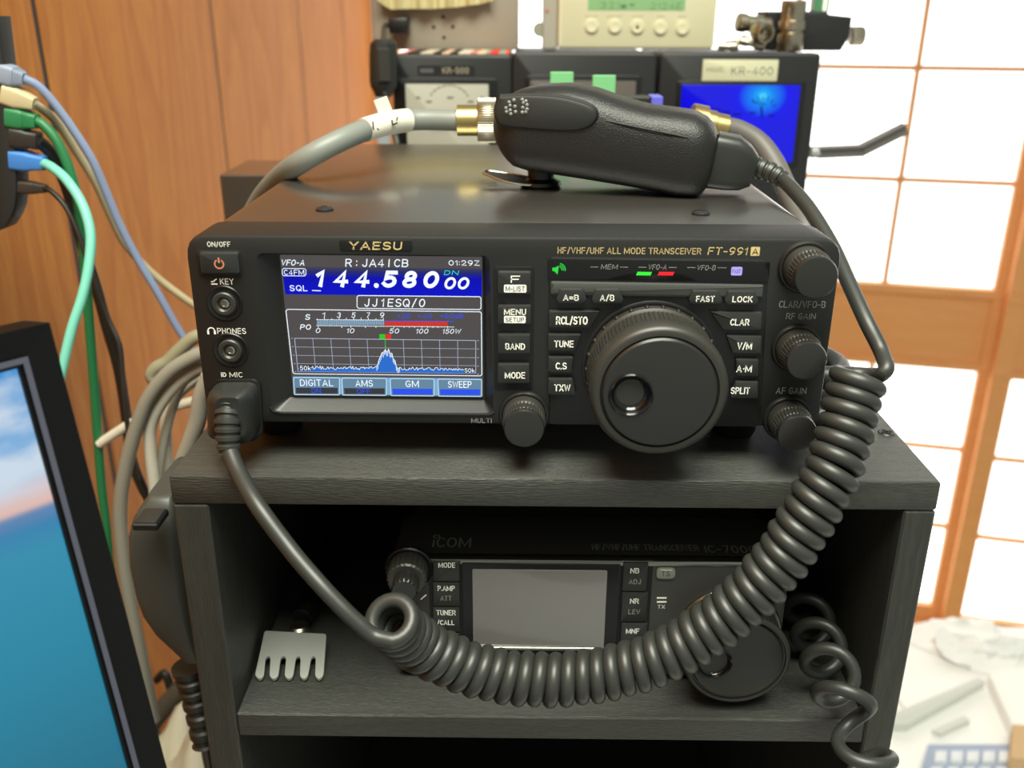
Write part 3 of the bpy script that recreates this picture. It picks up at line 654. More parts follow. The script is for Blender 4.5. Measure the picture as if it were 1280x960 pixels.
# cord end at the microphone
def mnp(x, y, off): s, z = mp(x, y, off); return MM(s, z, off)
A0, A1, A2 = mnp(889, 199, -.02), mnp(915, 203, -.02), mnp(942, 213, -.02)
def sect(c, ax, hw, hh, n=28, ex=.38):
    a, b, t = frame_of(ax); up = Vector((0, 0, 1)); up = (up - t*up.dot(t)).normalized(); sd = t.cross(up); o = []
    for k in range(n):
        q = 2*math.pi*k/n; o.append(c + sd*hw*math.copysign(abs(math.cos(q))**ex, math.cos(q)) + up*hh*math.copysign(abs(math.sin(q))**ex, math.sin(q)))
    return o
ax = (A2-A0); bm = B(); loft(bm, [sect(A0, ax, .011, .0118), sect(A1, ax, .0108, .0115), sect(A1.lerp(A2, .6), ax, .0098, .0095), sect(A2, ax, .007, .0066)]); obj('plug', bm, MICS, mic, label='square black plug at the microphone end')
sr = [mnp(943, 209, -.02), mnp(958, 213, -.018), mnp(972, 220, -.016), mnp(982, 227, -.015)]
srp = spline(sr, 10); rr_ = [(.0049-.0013*i/len(srp))*(1.0 if (i % 6) < 4 else .86) for i in range(len(srp))]
bm = B(); tube(bm, srp, rr_, 20); obj('strain_relief', bm, RUBBER, mic)
# plug at the radio
def pp(x, y, Y): return at(x, y, Y)
bm = B(); base = fpoly([(264, 486), (274, 476), (318, 476), (325, 484), (328, 532), (318, 547), (300, 549), (266, 540)], 0)
base = rpoly(base, .0025, 3); cb = Vector((sum(u for u, v in base)/len(base), sum(v for u, v in base)/len(base))); tgt = Vector(fp(287, 512, .013))
rings = []
for f, d in ((1, .0013), (.98, .005), (.93, .008), (.72, .0115), (.45, .0135)):
    c_ = cb.lerp(tgt, min(1, (1-f)*1.7)); rings.append([FACE(c_.x+(u-cb.x)*f, c_.y+(v-cb.y)*f, d) for u, v in base])
loft(bm, rings); obj('plug', bm, MICS, mic, label='rubber plug in the radio socket')
sr = [pp(287, 505, -.009), pp(285, 525, -.0125), pp(285, 545, -.0145), pp(286, 566, -.016)]
srp = spline(sr, 14); rr_ = [(.0052-.0011*i/len(srp))*(1.0 if (i % 7) < 4 else .84) for i in range(len(srp))]
bm = B(); tube(bm, srp, rr_, 20); obj('strain_relief', bm, RUBBER, mic)
# coil
WR, HR, PITCHL = .0027, .0073, .0055
cpath = spline([at(x, y, Y) for x, y, Y in ((1078, 448, -.015), (1068, 490, -.019), (1056, 540, -.025), (1040, 590, -.031), (1012, 642, -.035), (975, 700, -.038), (930, 750, -.040), (880, 790, -.041), (825, 822, -.042), (762, 841, -.042), (700, 849, -.042), (640, 847, -.042), (590, 836, -.042), (545, 818, -.043), (512, 797, -.046), (494, 782, -.052), (485, 772, -.058))], 40)
fr = frames(cpath); dist = [0]
for a, b in zip(cpath, cpath[1:]): dist.append(dist[-1]+(b-a).length)
turns = round(dist[-1]/PITCHL); hel = []; n = turns*22; k = 0
PH = 2.6; CUT = 10
for i in range(n+1):
    s = dist[-1]*i/n
    while k < len(dist)-2 and dist[k+1] < s: k += 1
    f = (s-dist[k])/(dist[k+1]-dist[k]); c = cpath[k].lerp(cpath[k+1], f); a = fr[k][0].lerp(fr[k+1][0], f).normalized(); b = fr[k][1].lerp(fr[k+1][1], f).normalized()
    t = PH - 2*math.pi*i/22; q = HR*(1+.03*math.sin(i*.19))
    hel.append(c + a*(q*math.cos(t)) + b*(q*math.sin(t)))
up_ = [mnp(978, 224.5, -.015), at(990, 236, .073), at(1012, 262, .056), at(1040, 308, .034), at(1062, 356, .014), at(1083, 402, -.002), at(1101, 438, -.010), at(1108, 459, -.018)]
dn_ = [at(468, 795, -.061), at(449, 780, -.060), at(425, 757, -.058), at(396, 726, -.054), at(362, 686, -.046), at(322, 632, -.037), at(298, 590, -.024), at(286, 561, -.016)]
pts = spline(up_+[hel[16]], 10)[:-1] + hel[17:-CUT] + spline([hel[-CUT]]+dn_, 10)
rads = []
for i in range(len(pts)):
    u = min(i, len(pts)-1-i)/70; rads.append(.0031 + (WR-.0031)*min(1, u))
bm = B(); tube(bm, pts, rads, 14); obj('coiled_cord', bm, RUBBER, mic, ang=60)

# ================================================================== coaxial cables behind the microphone
GREY = mat('coax_grey', (118, 122, 116), .45); LABELW = mat('label_white', (216, 212, 196), .6)
coax = thing('coaxial_cable', at(345, 225, .17), 'thick grey cable with a white tag rising behind the big radio to a brass plug', 'cable')
cp_ = spline([at(300, 300, .19), at(322, 255, .170), at(345, 226, .146), at(375, 203, .122), at(420, 178, .125), at(470, 158, .145), at(515, 150, .165), at(575, 150.5, .165)], 10)
bm = B(); tube(bm, cp_, .0052, 20); obj('jacket', bm, GREY, coax)
pa, pb = at(571, 150.5, .165), at(615, 150.5, .165); ax = (pb-pa).normalized(); L_ = (pb-pa).length
bm = B(); lathe(bm, [(.0058, 0), (.0076, .0004), (.0076, L_*.62), (.0072, L_*.64)], pa, ax, 32); cn = obj('connector', bm, BRASS, coax, label='brass cable plug')
bm = B(); lathe(bm, [(.0102, L_*.6), (.0106, L_*.62, .0002, 60), (.0106, L_*1.1, .0002, 60), (.0102, L_*1.12)], pa, ax, 180); obj('coupling_ring', bm, NICKEL, cn)
tp = [p for p in cp_ if 0]
def pxx(P): v = P-CAM; return 640+FPX*v.dot(RGT)/v.dot(FWD)
tseg = [p for p in cp_ if 452 < pxx(p) < 514]
bm = B(); tube(bm, tseg, .0057, 24); tg = obj('tag', bm, LABELW, coax, label='white paper tag wrapped round the cable')
M = Matrix.Translation(at(481, 138, .152)) @ Matrix.Rotation(-.35, 4, 'Y'); bm = B(); box(bm, (-.0035, -.0004, -.006), (.0035, .0004, .006), .0003, 1, M); obj('tag_tail', bm, LABELW, tg)
bm = B()
for (x0, y0), (x1, y1) in (((466, 152), (467, 162)), ((472, 161), (473, 162)), ((490, 150), (491, 156)), ((491, 156), (496, 154)), ((496, 150), (497, 146))):
    def onp(x, y):
        c = min(tseg, key=lambda p: abs(pxx(p)-x)); d = ray(x, y); t = (c-CAM).dot(FWD)/d.dot(FWD)*.978; return CAM+d*t
    tube(bm, [onp(x0, y0), onp(x1, y1)], .0004, 6)
obj('handwritten_marks', bm, DARK, tg)
coax2 = thing('coaxial_cable', at(985, 240, .2), 'dark grey cable bending down from a brass plug beside the blue-lit meter', 'cable')
pa, pb = at(862, 151, .20), at(908, 160, .20); ax = (pb-pa).normalized(); L_ = (pb-pa).length
bm = B(); lathe(bm, [(.0085, 0), (.0092, .0006), (.0092, L_*.42), (.0075, L_*.44), (.0075, L_*.66), (.0068, L_*.68), (.0068, L_), (.0058, L_)], pa, ax, 32); cn = obj('connector', bm, BRASS, coax2, label='brass cable plug')
cp_ = spline([at(905, 159, .20), at(925, 164, .20), at(948, 178, .197), at(966, 201, .19), at(979, 228, .18), at(996, 262, .165), at(1012, 300, .15), at(1030, 350, .16), Vector((.185, .26, -.06)), Vector((.19, .33, -.2)), Vector((.195, .36, -.45)), Vector((.2, .40, DZ+.006))], 10)
GREYD = mat('coax_dark', (92, 88, 84), .5)
bm = B(); tube(bm, cp_, .0056, 20); obj('jacket', bm, GREYD, coax2)

# ================================================================== three meter boxes
KY = .44
KCASE = mat('controller_case', (30, 30, 31), .45, bump=(900, .1))
def kbox(x0, x1, zt, label, y1=.60):
    t = thing('rotator_controller', ((x0+x1)/2, KY+.08, CZ), label, 'meter box', 'meter boxes behind the radio')
    bm = B(); box(bm, (x0+.001, KY+.012, CZ+.004), (x1-.001, y1, zt-.0015), .002, 2); obj('case', bm, KCASE, t)
    bm = B(); prism(bm, rrect(x0, x1, CZ+.001, zt, .004, 4), -KY-.013, -KY, bev=.002); fr_ = obj('front_frame', bm, KCASE, t)
    for xx in (x0+.015, x1-.04):
        bm = B(); lathe(bm, [(.005, CZ+.0002), (.005, CZ+.004)], (xx, KY+.03, 0), (0, 0, 1), 16); obj('foot', bm, PANELD, t)
    return t, fr_
def kp(x, y): p = at(x, y, KY); return p.x, p.z
def krect(x0, y0, x1, y1): l, b = kp(x0, (y0+y1)/2)[0], kp((x0+x1)/2, y1)[1]; r, tt = kp(x1, (y0+y1)/2)[0], kp((x0+x1)/2, y0)[1]; return l, r, b, tt
def ktext(par, s, x0, y0, x1, y1, m, wd, bold=.02):
    l, r, b, tt = krect(x0, y0, x1, y1); return text('lettering', s, l, b, r, tt, FACE, m, par, -KY+wd, bold)
XA = kp(489, 68)[0]; XB = kp(640, 68)[0]
k5, f5 = kbox(XA, XB, .1146, 'left black meter box with a pale dial under the beige case')
bm = B(); prism(bm, rrect(*krect(498, 98, 622, 230), .002), -KY, -KY+.0012, bev=.0004); obj('meter_bezel', bm, PANELD, k5)
bm = B(); prism(bm, rrect(*krect(509, 105, 611, 224), .001), -KY+.001, -KY+.0016, bev=.0002); mf = obj('meter_face', bm, mat('meter_pale', (176, 174, 160), .3), k5, label='pale meter face with an arc scale')
bm = B(); c = kp(562, 136); flat_strip(bm, ring_pts(c, .0175, .0180, 20, .6, 2.5), FACE, -KY+.0017)
for k in range(9):
    a = .6+1.9*k/8; line(bm, (c[0]+.0165*math.cos(a), c[1]+.0165*math.sin(a)), (c[0]+.0185*math.cos(a), c[1]+.0185*math.sin(a)), .0005, FACE, -KY+.0017)
for x0, x1, y in ((520, 526, 122), (533, 540, 127), (559, 567, 122), (585, 592, 127), (600, 604, 122)): line(bm, kp(x0, y), kp(x1, y), .0014, FACE, -KY+.0017)
obj('scale', bm, mat('scale_grey', (96, 92, 84), .6), mf)
ktext(mf, 'SENSOR', 540, 161, 560, 166, PRINTD, .0017, .01); ktext(mf, 'METER', 564, 161, 586, 166, PRINTD, .0017, .01)
bm = B(); prism(bm, rrect(*krect(522, 82, 594, 94), .002), -KY, -KY+.0004); kl = obj('name_plate', bm, DARK, k5)
ktext(kl, 'KR-500', 553, 84.3, 586, 92, mat('print_tan', (170, 160, 140), .6), .0005, .02)
bm = B(); prism(bm, rrect(*krect(525, 85.5, 542, 91), .001), -KY+.0004, -KY+.0005); obj('small_plate', bm, mat('plate_grey', (80, 84, 84), .4), kl)
XC, XD = kp(640.5, 66)[0], kp(822, 66)[0]
km, fm = kbox(XC, XD, .1168, 'middle black meter box behind the hand microphone')
bm = B(); prism(bm, rrect(*krect(656, 94, 799, 225), .003), -KY, -KY+.0012, bev=.0004); obj('meter_bezel', bm, PANELD, km)
bm = B(); prism(bm, rrect(*krect(662, 101, 792, 220), .001), -KY+.001, -KY+.0015, bev=.0002); obj('meter_face', bm, mat('meter_grey', (92, 86, 80), .3), km)
XE, XF = kp(826, 68)[0], kp(1027, 70)[0]
k4, f4 = kbox(XE, XF, .1168, 'right black meter box with a glowing blue dial', .58)
bm = B(); prism(bm, rrect(*krect(843, 101, 1002, 208), .002), -KY, -KY+.0012, bev=.0004); obj('meter_bezel', bm, PANELD, k4)
bmat = bpy.data.materials.new('blue_meter_light'); bmat.use_nodes = True; N, L = nodes(bmat); b_ = N['Principled BSDF']; b_.inputs['Base Color'].default_value = (.0, .0, .02, 1); b_.inputs['Roughness'].default_value = .2
tc = N.new('ShaderNodeTexCoord'); mpn = N.new('ShaderNodeMapping'); gr = N.new('ShaderNodeTexGradient'); gr.gradient_type = 'SPHERICAL'; cr = N.new('ShaderNodeValToRGB')
mpn.inputs['Location'].default_value = (-.69, 0, -1.35); mpn.inputs['Scale'].default_value = (1.0, 0, 1.6)
mpn.inputs['Location'].default_value = (-.69*3.0, 0, -.86*2.3); mpn.inputs['Scale'].default_value = (3.0, 0, 2.3)
L.new(tc.outputs['Generated'], mpn.inputs[0]); L.new(mpn.outputs[0], gr.inputs[0]); L.new(gr.outputs['Fac'], cr.inputs[0]); L.new(cr.outputs[0], b_.inputs['Emission Color']); b_.inputs['Emission Strength'].default_value = 1.0
e = cr.color_ramp.elements; e[0].position = 0; e[0].color = (.005, .003, .72, 1); e[1].position = 1; e[1].color = (.12, .85, 1, 1)
for po, c in ((.38, (.002, .003, .80, 1)), (.48, (.0, .07, .85, 1)), (.72, (.0, .22, .85, 1)), (.88, (.005, .40, .95, 1))): x = e.new(po); x.color = c
bm = B(); prism(bm, rrect(*krect(849, 106, 995, 202), .001), -KY+.001, -KY+.0016, bev=.0002); mb = obj('lit_meter_face', bm, bmat, k4, label='glowing blue meter face')
bm = B()
for k in range(6):
    a = .5+.35*k; c = kp(951, 140); line(bm, (c[0]+.009*math.cos(a), c[1]+.009*math.sin(a)), (c[0]+.0125*math.cos(a), c[1]+.0125*math.sin(a)), .0007, FACE, -KY+.0017)
line(bm, kp(940, 127), kp(957, 130), .0007, FACE, -KY+.0017); line(bm, kp(951, 132), kp(952, 146), .0014, FACE, -KY+.0017)
for x0, x1, y in ((893, 900, 137), (902, 912, 140), (915, 926, 143), (890, 905, 148), (936, 944, 141), (960, 967, 144)): line(bm, kp(x0, y), kp(x1, y), .0012, FACE, -KY+.0017)
obj('scale', bm, em('scale_dark_blue', (4, 10, 120), .7), mb)
bm = B(); prism(bm, rrect(*krect(878, 74.5, 972, 102), .0006), -KY, -KY+.0006, bev=.0002); kl = obj('name_plate', bm, mat('plate_cream', (196, 194, 164), .5), k4, label='cream model plate')
INK = mat('ink_grey', (96, 96, 86), .6)
ktext(kl, 'MODEL', 883, 84, 906, 90, INK, .0007, .015); ktext(kl, 'KR-400', 914, 83.3, 966, 94, INK, .0007, .02)
# bent bracket arm on the right meter box's side
bx = XF
bm = B(); a0, a1, a2 = at(1022, 190.5, .47), at(1078, 188, .47), at(1131, 160, .47)
def bar(p, q, wz, wy):
    d = (q-p).normalized(); n_ = Vector((0, 1, 0)); u_ = n_.cross(d).normalized()
    return [[p+u_*a+n_*b for a, b in ((-wz, -wy), (wz, -wy), (wz, wy), (-wz, wy))], [q+u_*a+n_*b for a, b in ((-wz, -wy), (wz, -wy), (wz, wy), (-wz, wy))]]
quads(bm, bar(a0, a1, .0046, .004)); quads(bm, bar(a1-Vector((.002, 0, 0)), a2, .0042, .004))
for p_, q_ in ((a0, a1), (a1-Vector((.002, 0, 0)), a2)):
    u_ = Vector((0, 1, 0)).cross((q_-p_).normalized()).normalized()
    for sg in (-1, 1): quads(bm, [[v+u_*sg*.0034+Vector((0, -.0045, 0)) for v in r] for r in bar(p_, q_, .0008, .002)])
br = obj('bracket_arm', bm, mat('arm_grey', (120, 116, 112), .4, .6), k4, label='bent grey metal arm')
bm = B(); l_ = at(1012, 190, .47); lathe(bm, [(.0045, 0), (.005, .001), (.005, .007), (.0035, .008)], (l_.x+.0005, .47, l_.z), (1, 0, 0), 20); obj('end_knob', bm, mat('clear_grey', (170, 170, 170), .2), br)

# ================================================================== things on the meter boxes
BG = mat('beige_metal', (150, 142, 128), .5); CREAM = mat('cream_plastic', (206, 202, 170), .45)
q0, q1 = at(467, 60, .535), at(648, 60, .535)
bxx = thing('power_unit', ((q0.x+q1.x)/2, .59, .1146), 'beige metal case with four small holes standing on the left meter box', 'box')
bm = B(); box(bm, (q0.x, .535, .1148), (q1.x, .66, .215), .002, 2); bb = obj('case', bm, BG, bxx)
bm = B()
for x, y in ((554, 21), (542, 34), (566, 33.5), (555, 47)):
    p = at(x, y, .535); lathe(bm, [(.0016, 0), (.0016, .0002)], (p.x, .5351, p.z), seg=12)
obj('screw_holes', bm, DARK, bb)
CL = mat('cream_cloth', (196, 186, 140), .8, bump=(120, .6))
bm = B(); secs = []
xs_ = [472+i*3.2 for i in range(46)]
cl_b = [(472, 1), (480, 7), (489, 12), (510, 11), (540, 11), (570, 9), (600, 5), (620, 0), (640, -6)]
rows = []
for x in xs_:
    yb = interp(cl_b, x); j = .003*math.sin(x*.21)+.002*math.sin(x*.5)
    p = at(x, yb, .522+j); top = .2165
    rows.append([Vector((p.x, p.y, p.z)), Vector((p.x, p.y-.002, (p.z+top)/2)), Vector((p.x, .527+j, top+.001)), Vector((p.x, .58, top+.004)), Vector((p.x, .65, top+.003)), Vector((p.x, .65, top)), Vector((p.x, .58, top)), Vector((p.x, .5325, top-.0003)), Vector((p.x, .5315, (p.z+top)/2)), Vector((p.x, p.y+.006, p.z))])
quads(bm, rows); tag(obj('folded_cloth', bm, CL, base=(-.05, .56, .2155)), 'cream cloth draped over the top of the beige case', 'cloth')
# printed slip on the left meter box
lm = bpy.data.materials.new('printed_slip'); lm.use_nodes = True; N, L = nodes(lm); b_ = N['Principled BSDF']
tc = N.new('ShaderNodeTexCoord'); sx = N.new('ShaderNodeSeparateXYZ'); cr = N.new('ShaderNodeValToRGB'); cr.color_ramp.interpolation = 'CONSTANT'
L.new(tc.outputs['Generated'], sx.inputs[0]); L.new(sx.outputs['X'], cr.inputs[0]); L.new(cr.outputs[0], b_.inputs['Base Color'])
e = cr.color_ramp.elements; e[0].position = 0; e[0].color = lin((220, 120, 110))+(1,); e[1].position = .06; e[1].color = lin((30, 28, 26))+(1,)
for po, c in ((.18, (210, 200, 180)), (.30, (28, 26, 26)), (.38, (225, 190, 160)), (.45, (25, 25, 25)), (.53, (225, 210, 195)), (.64, (200, 130, 110)), (.70, (230, 200, 170)), (.78, (150, 150, 140)), (.82, (230, 40, 25)), (.90, (150, 160, 145)), (.96, (225, 90, 60))): x = e.new(po); x.color = lin(c)+(1,)
bm = B(); a, b = at(497, 66, .455), at(646, 66, .455); box(bm, (XA+.006, .447, .1147), (XB-.002, .53, .1156), .0002, 1)
tag(obj('printed_slip', bm, lm, base=(-.05, .48, .1147)), 'thin red, black and cream printed slip on the left meter box', 'paper')
# weather clock
cy0 = .495; c0, c1 = at(697, 55, cy0), at(893, 58, cy0)
ck = thing('digital_clock', ((c0.x+c1.x)/2, .51, .117), 'cream desk clock with green display and five round buttons', 'clock')
bm = B(); pts = rrect(c0.x, c1.x, .1175, .195, .004, 4); prism(bm, pts, -.52, -cy0, bev=.003); ckb = obj('case', bm, CREAM, ck)
def cpx(x, y): p = at(x, y, cy0); return p.x, p.z
bm = B(); l, tt = cpx(735, 5); r, b = cpx(856, 13); prism(bm, rrect(l, r, b, .180, .0008, 3), -cy0-.0005, -cy0+.0003); lc = obj('display', bm, mat('lcd_green', (128, 170, 120), .35), ck, label='green liquid crystal display')
LCD = mat('lcd_ink', (84, 112, 84), .5)
def ctext(s, x0, y0, x1, y1, par, m, wd=.0004, bold=.01):
    a, b_, c_, d_ = cpx(x0, (y0+y1)/2), cpx(x1, (y0+y1)/2), cpx((x0+x1)/2, y0), cpx((x0+x1)/2, y1); text('lettering', s, a[0], d_[1], b_[0], c_[1], FACE, m, par, -cy0+wd, bold)
ctext('321', 750, 2.5, 774, 11, lc, LCD); ctext('2124E', 813, 3.5, 852, 12, lc, LCD)
bm = B(); line(bm, cpx(776, 8), cpx(783, 8), .003, FACE, -cy0+.0004); line(bm, cpx(787, 6), cpx(793, 6), .0016, FACE, -cy0+.0004); obj('display_marks', bm, LCD, lc)
for i, (x, y) in enumerate(((739.5, 33), (768.5, 33.5), (796.5, 34), (825.5, 35), (853, 35.5))):
    p = at(x, y, cy0); bm = B(); lathe(bm, [(.0064, -.001), (.0064, .0004), (.0058, .0007), (.0055, .0002), (.0052, .0002), (.0050, .0016), (.0042, .0022), (.0018, .0018)], p, seg=32); kb_ = obj('button', bm, CREAM, ck)
    if i == 2: bm = B(); lathe(bm, [(.0014, .0018), (.0010, .0022)], p, seg=16); obj('pin_hole', bm, DARK, kb_)
bm = B()
for x, w_ in ((739, 8), (768, 10), (797, 7), (826, 5), (853, 5)): line(bm, cpx(x-w_, 19+x*.002), cpx(x+w_, 19+x*.002), .0014, FACE, -cy0+.0001)
obj('button_captions', bm, mat('caption', (176, 172, 146), .6), ck)
# grey sleeve left of the clock
g0, g1 = at(678, 55, .505), at(696, 55, .505)
gs = thing('plastic_sleeve', ((g0.x+g1.x)/2, .52, .117), 'narrow grey plastic holder between the beige case and the clock', 'holder')
bm = B(); box(bm, (g0.x, .502, .117), (g1.x+.0005, .545, .195), .001, 1); gb = obj('body', bm, mat('sleeve_grey', (158, 154, 142), .3), gs)
p = at(675, 37, .502); bm = B(); lathe(bm, [(.0055, -.004), (.0058, 0), (.005, .001)], (p.x, .506, p.z), seg=24); obj('round_tab', bm, mat('tab_grey', (140, 144, 130), .4), gs)
p = at(684, 14, .502); bm = B(); lathe(bm, [(.0013, 0), (.001, .0006)], (p.x, .502, p.z), seg=12); obj('red_dot', bm, mat('dot_red', (180, 70, 50), .5), gs)

# green tabs and a small black plug-in box
GT = mat('green_tab', (112, 178, 122), .5)
for (x0, y0, x1, y1), lb in (((688, 90, 717, 113), 'left of two green tabs standing behind the microphone'), ((741, 94, 770, 121), 'right of two green tabs standing behind the microphone')):
    Y = .255; a, b = at(x0, y0, Y), at(x1, y0, Y)
    bm = B(); box(bm, (a.x, Y, TZ+.0002), (b.x, Y+.0035, a.z), .0004, 1)
    tag(obj('green_tab', bm, GT, base=((a.x+b.x)/2, Y, TZ)), lb, 'tab', 'green tabs')
a, b = at(768, 121, .24), at(829, 123, .24)
sb = thing('plug_in_box', ((a.x+b.x)/2, .25, TZ), 'small black box with a blue end behind the microphone', 'box')
bm = B(); box(bm, (a.x, .24, TZ+.0002), (b.x-.007, .256, a.z), .0008, 1); obj('body', bm, KCASE, sb)
bm = B(); box(bm, (b.x-.0068, .2395, TZ+.0002), (b.x, .2565, a.z+.0004), .0006, 1); obj('end_cap', bm, mat('cap_blue', (95, 95, 200), .35), sb, label='blue end cap')

# ferrite cable
fe = thing('ferrite_cable', at(479, 120, .42), 'black cable with a ferrite lump hanging before the left meter box', 'cable')
p0, p1 = at(484, 31, .5), at(510, 31, .53)
bm = B(); a = at(486, 22, .52); b = at(511, 42, .52); box(bm, (a.x, .515, b.z), (b.x, .5345, a.z), .0015, 2); obj('usb_plug', bm, PANELD, fe)
cpt = spline([at(488, 31, .522), at(481, 33, .51), at(480, 42, .47), at(479, 56, .43)], 8); bm = B(); tube(bm, cpt, .0022, 12)
tube(bm, spline([at(480, 112, .42), at(484, 132, .418), at(490, 155, .41), at(497, 182, .40), at(500, 215, .40)], 8), .0022, 12); obj('cord', bm, RUBBER, fe)
fz = [(.0065, 49, 0), (.0095, 54, 0), (.0102, 66, 0), (.0102, 100, 0), (.0095, 108, 0), (.0075, 114, 0), (.0058, 121, 0)]
bm = B(); rings = []
for r, y, _ in fz:
    c = at(479.5, y, .425); rings.append([c + Vector((r*(1.0826 if 1 else 1)*math.cos(math.pi/8+k*math.pi/4), r*math.sin(math.pi/8+k*math.pi/4), 0)) for k in range(8)])
quads(bm, rings); fb = obj('ferrite_core', bm, MICS, fe)
bm = B(); box(bm, (at(472, 80, .414).x, .4135, at(479, 103, .414).z), (at(488, 80, .414).x, .416, at(479, 60, .414).z), .001, 1); obj('clip', bm, RUBBER, fb)

# connector block and adapters on the right meter box
KT = .1168
su = thing('surge_arrester', (at(1010, 68, .49).x, .49, KT), 'black connector block with a green terminal at the window end of the right meter box', 'connector block')
a, b = at(958, 68, .48), at(1062, 68, .48)
bm = B(); za, zb = at(1040, 19, .48).z, at(1040, 66, .48).z
prism(bm, rpoly([(at(962, 60, .48).x, KT+.0002), (at(1052, 60, .48).x, KT+.0002), (at(1063, 40, .48).x, zb+.012), (at(1066, 20, .48).x, at(1066, 21, .48).z), (at(1036, 18, .48).x, at(1036, 18, .48).z), (at(1034, 15, .48).x, at(1034, 14, .48).z), (at(958, 15, .48).x, at(958, 14, .48).z)], .0012, 3), -.515, -.48, bev=.0012); sbk = obj('block', bm, KCASE, su)
p = at(1062, 45, .495); bm = B(); lathe(bm, [(.0062, 0), (.0072, .001, .0002, 20), (.0072, .010, .0002, 20), (.0066, .0112), (.0045, .0112), (.0045, .006)], p, (1, 0, 0), 80); obj('threaded_port', bm, NICKEL, su, label='nickel threaded port')
bm = B(); a = at(1016, 14, .49); b = at(1034, 14, .49); box(bm, (a.x, .485, a.z-.001), (b.x, .50, a.z+.02), .001, 1); gt = obj('terminal', bm, mat('terminal_green', (70, 128, 88), .4), su, label='green terminal')
bm = B(); box(bm, (a.x+.006, .4845, a.z), (a.x+.0095, .4855, a.z+.02), .0003, 1); obj('terminal_stripe', bm, PRINT, gt)
def adapter(lb, o, ax, prof, extra=None):
    t = thing('coaxial_adapter', (o[0], o[1], KT), lb, 'adapter', 'loose adapters on the right meter box')
    bm = B(); lathe(bm, prof, o, ax, 40); obj('barrel', bm, NICKEL, t)
    return t
o = at(986, 68, .465); o.z = KT
t = adapter('upright nickel adapter before the black connector block', o, (0, 0, 1), [(.0095, .0002), (.0100, .001), (.0100, .0135), (.0088, .014), (.0088, .016), (.0105, .0165), (.0105, .0225), (.0092, .023), (.0092, .030), (.0098, .031), (.0098, .0365), (.009, .0375)])
o = at(948, 36, .452); o.z = KT+.0155
t = adapter('nickel adapter with an open ring end facing out of the pile', o, (.35, -1, -.15), [(.0075, 0), (.0080, .001), (.0080, .010), (.0072, .0115), (.0058, .0115), (.0055, .004), (.0018, .004), (.0016, .009)])
o = at(962, 32, .475)
t = adapter('nickel adapter pointing left towards the clock', Vector((o.x, .475, KT+.0185)), (-1, -.1, .12), [(.006, 0), (.006, .006), (.0072, .0065), (.0072, .010), (.0062, .0105), (.0062, .019), (.0072, .020), (.0072, .026), (.006, .027)])
for i, (x, y, Y, dx, dz, L2, r, lb) in enumerate(((897, 61, .452, 1, 0, .016, .0036, 'small flat nickel adapter lying beside the clock'), (905, 54, .462, 1, .35, .02, .0032, 'small nickel adapter tilted on the pile beside the clock'), (924, 57, .455, 1, -.25, .02, .0034, 'small nickel adapter lying before the tilted one'))):
    o = at(x, y, Y)
    adapter(lb, Vector((o.x, Y, KT+r+.0006+(.0045 if dz < 0 else 0))), (dx, -.2, dz), [(r*.8, 0), (r, .0006), (r, L2*.35), (r*.72, L2*.37), (r*.72, L2*.6), (r*1.05, L2*.62), (r*1.05, L2*.9), (r*.8, L2)])

# dark box behind at the left
a = at(309, 200, .40); bt = thing('power_supply', (-.165, .45, CZ), 'dark glossy box standing behind the big radio near the plank wall', 'box')
bm = B(); box(bm, (a.x, .33, CZ-.08), (-.128, .40, a.z), .001, 1); obj('case', bm, CASE, bt)
p = at(332, 236, .33); bm = B(); box(bm, (p.x-.006, .328, p.z-.008), (p.x+.006, .3305, p.z+.004), .0005, 1); obj('socket', bm, DARK, bt)
t = thing('supply_stand', (-.18, .40, DZ), 'black stand under the dark glossy box', 'stand')
bm = B(); box(bm, (-.235, .32, CZ-.095), (-.128, .48, CZ-.0805), .001, 1); obj('top', bm, BWOOD, t)
for x in (-.232, -.14): bm = B(); box(bm, (x, .33, DZ), (x+.01, .47, CZ-.095)); obj('side_panel', bm, BWOODV, t)

# ================================================================== the smaller transceiver on the shelf
IY = .009
ic = thing('transceiver', (.036, .10, SZ), 'smaller black radio with blank grey screen on the cabinet shelf', 'radio')
IP = mat('small_panel', (58, 57, 54), .4); ISCR = mat('blank_screen', (122, 119, 117), .12, spec=.8); ICH = mat('chrome_strip', (150, 150, 140), .3, 1)
def ip(x, y, wd=0): p = at(x, y, IY-wd); return p.x, p.z
def ipoly(P, wd=0): return [ip(x, y, wd) for x, y in P]
IM = lambda u, v, wd: Vector((u, IY-wd, v))
def irect(x0, y0, x1, y1, wd=0): return ip(x0, (y0+y1)/2, wd)[0], ip(x1, (y0+y1)/2, wd)[0], ip((x0+x1)/2, y1, wd)[1], ip((x0+x1)/2, y0, wd)[1]
def itext(par, s, x0, y0, x1, y1, wd, m, bold=.03, shear=0):
    l, r, b, tt = irect(x0, y0, x1, y1, wd); return text('lettering', s, l, b, r, tt, IM, m, par, wd+.0001, bold, shear)
IX0, IX1 = ip(489, 730)[0], ip(986, 730)[0]; IZ1 = ip(700, 700)[1]; IZ0 = SZ+.003
bm = B(); prism(bm, rrect(IX0, IX1, IZ0, IZ1, .007, 5), -.035, 0, IM, bev=.0015); ifp = obj('front_panel', bm, IP, ic)
bm = B(); box(bm, (IX0+.004, IY+.035, IZ0+.001), (IX1-.004, .19, IZ1-.001), .002, 2); obj('case', bm, CASE, ic)
bm = B(); prism(bm, rrect(IX0+.003, IX1-.003, IZ1-.0022, IZ1+.0002, .0006, 2), -.004, .0006, IM, bev=.0003); obj('chrome_strip', bm, ICH, ic, label='bright strip along the top edge')
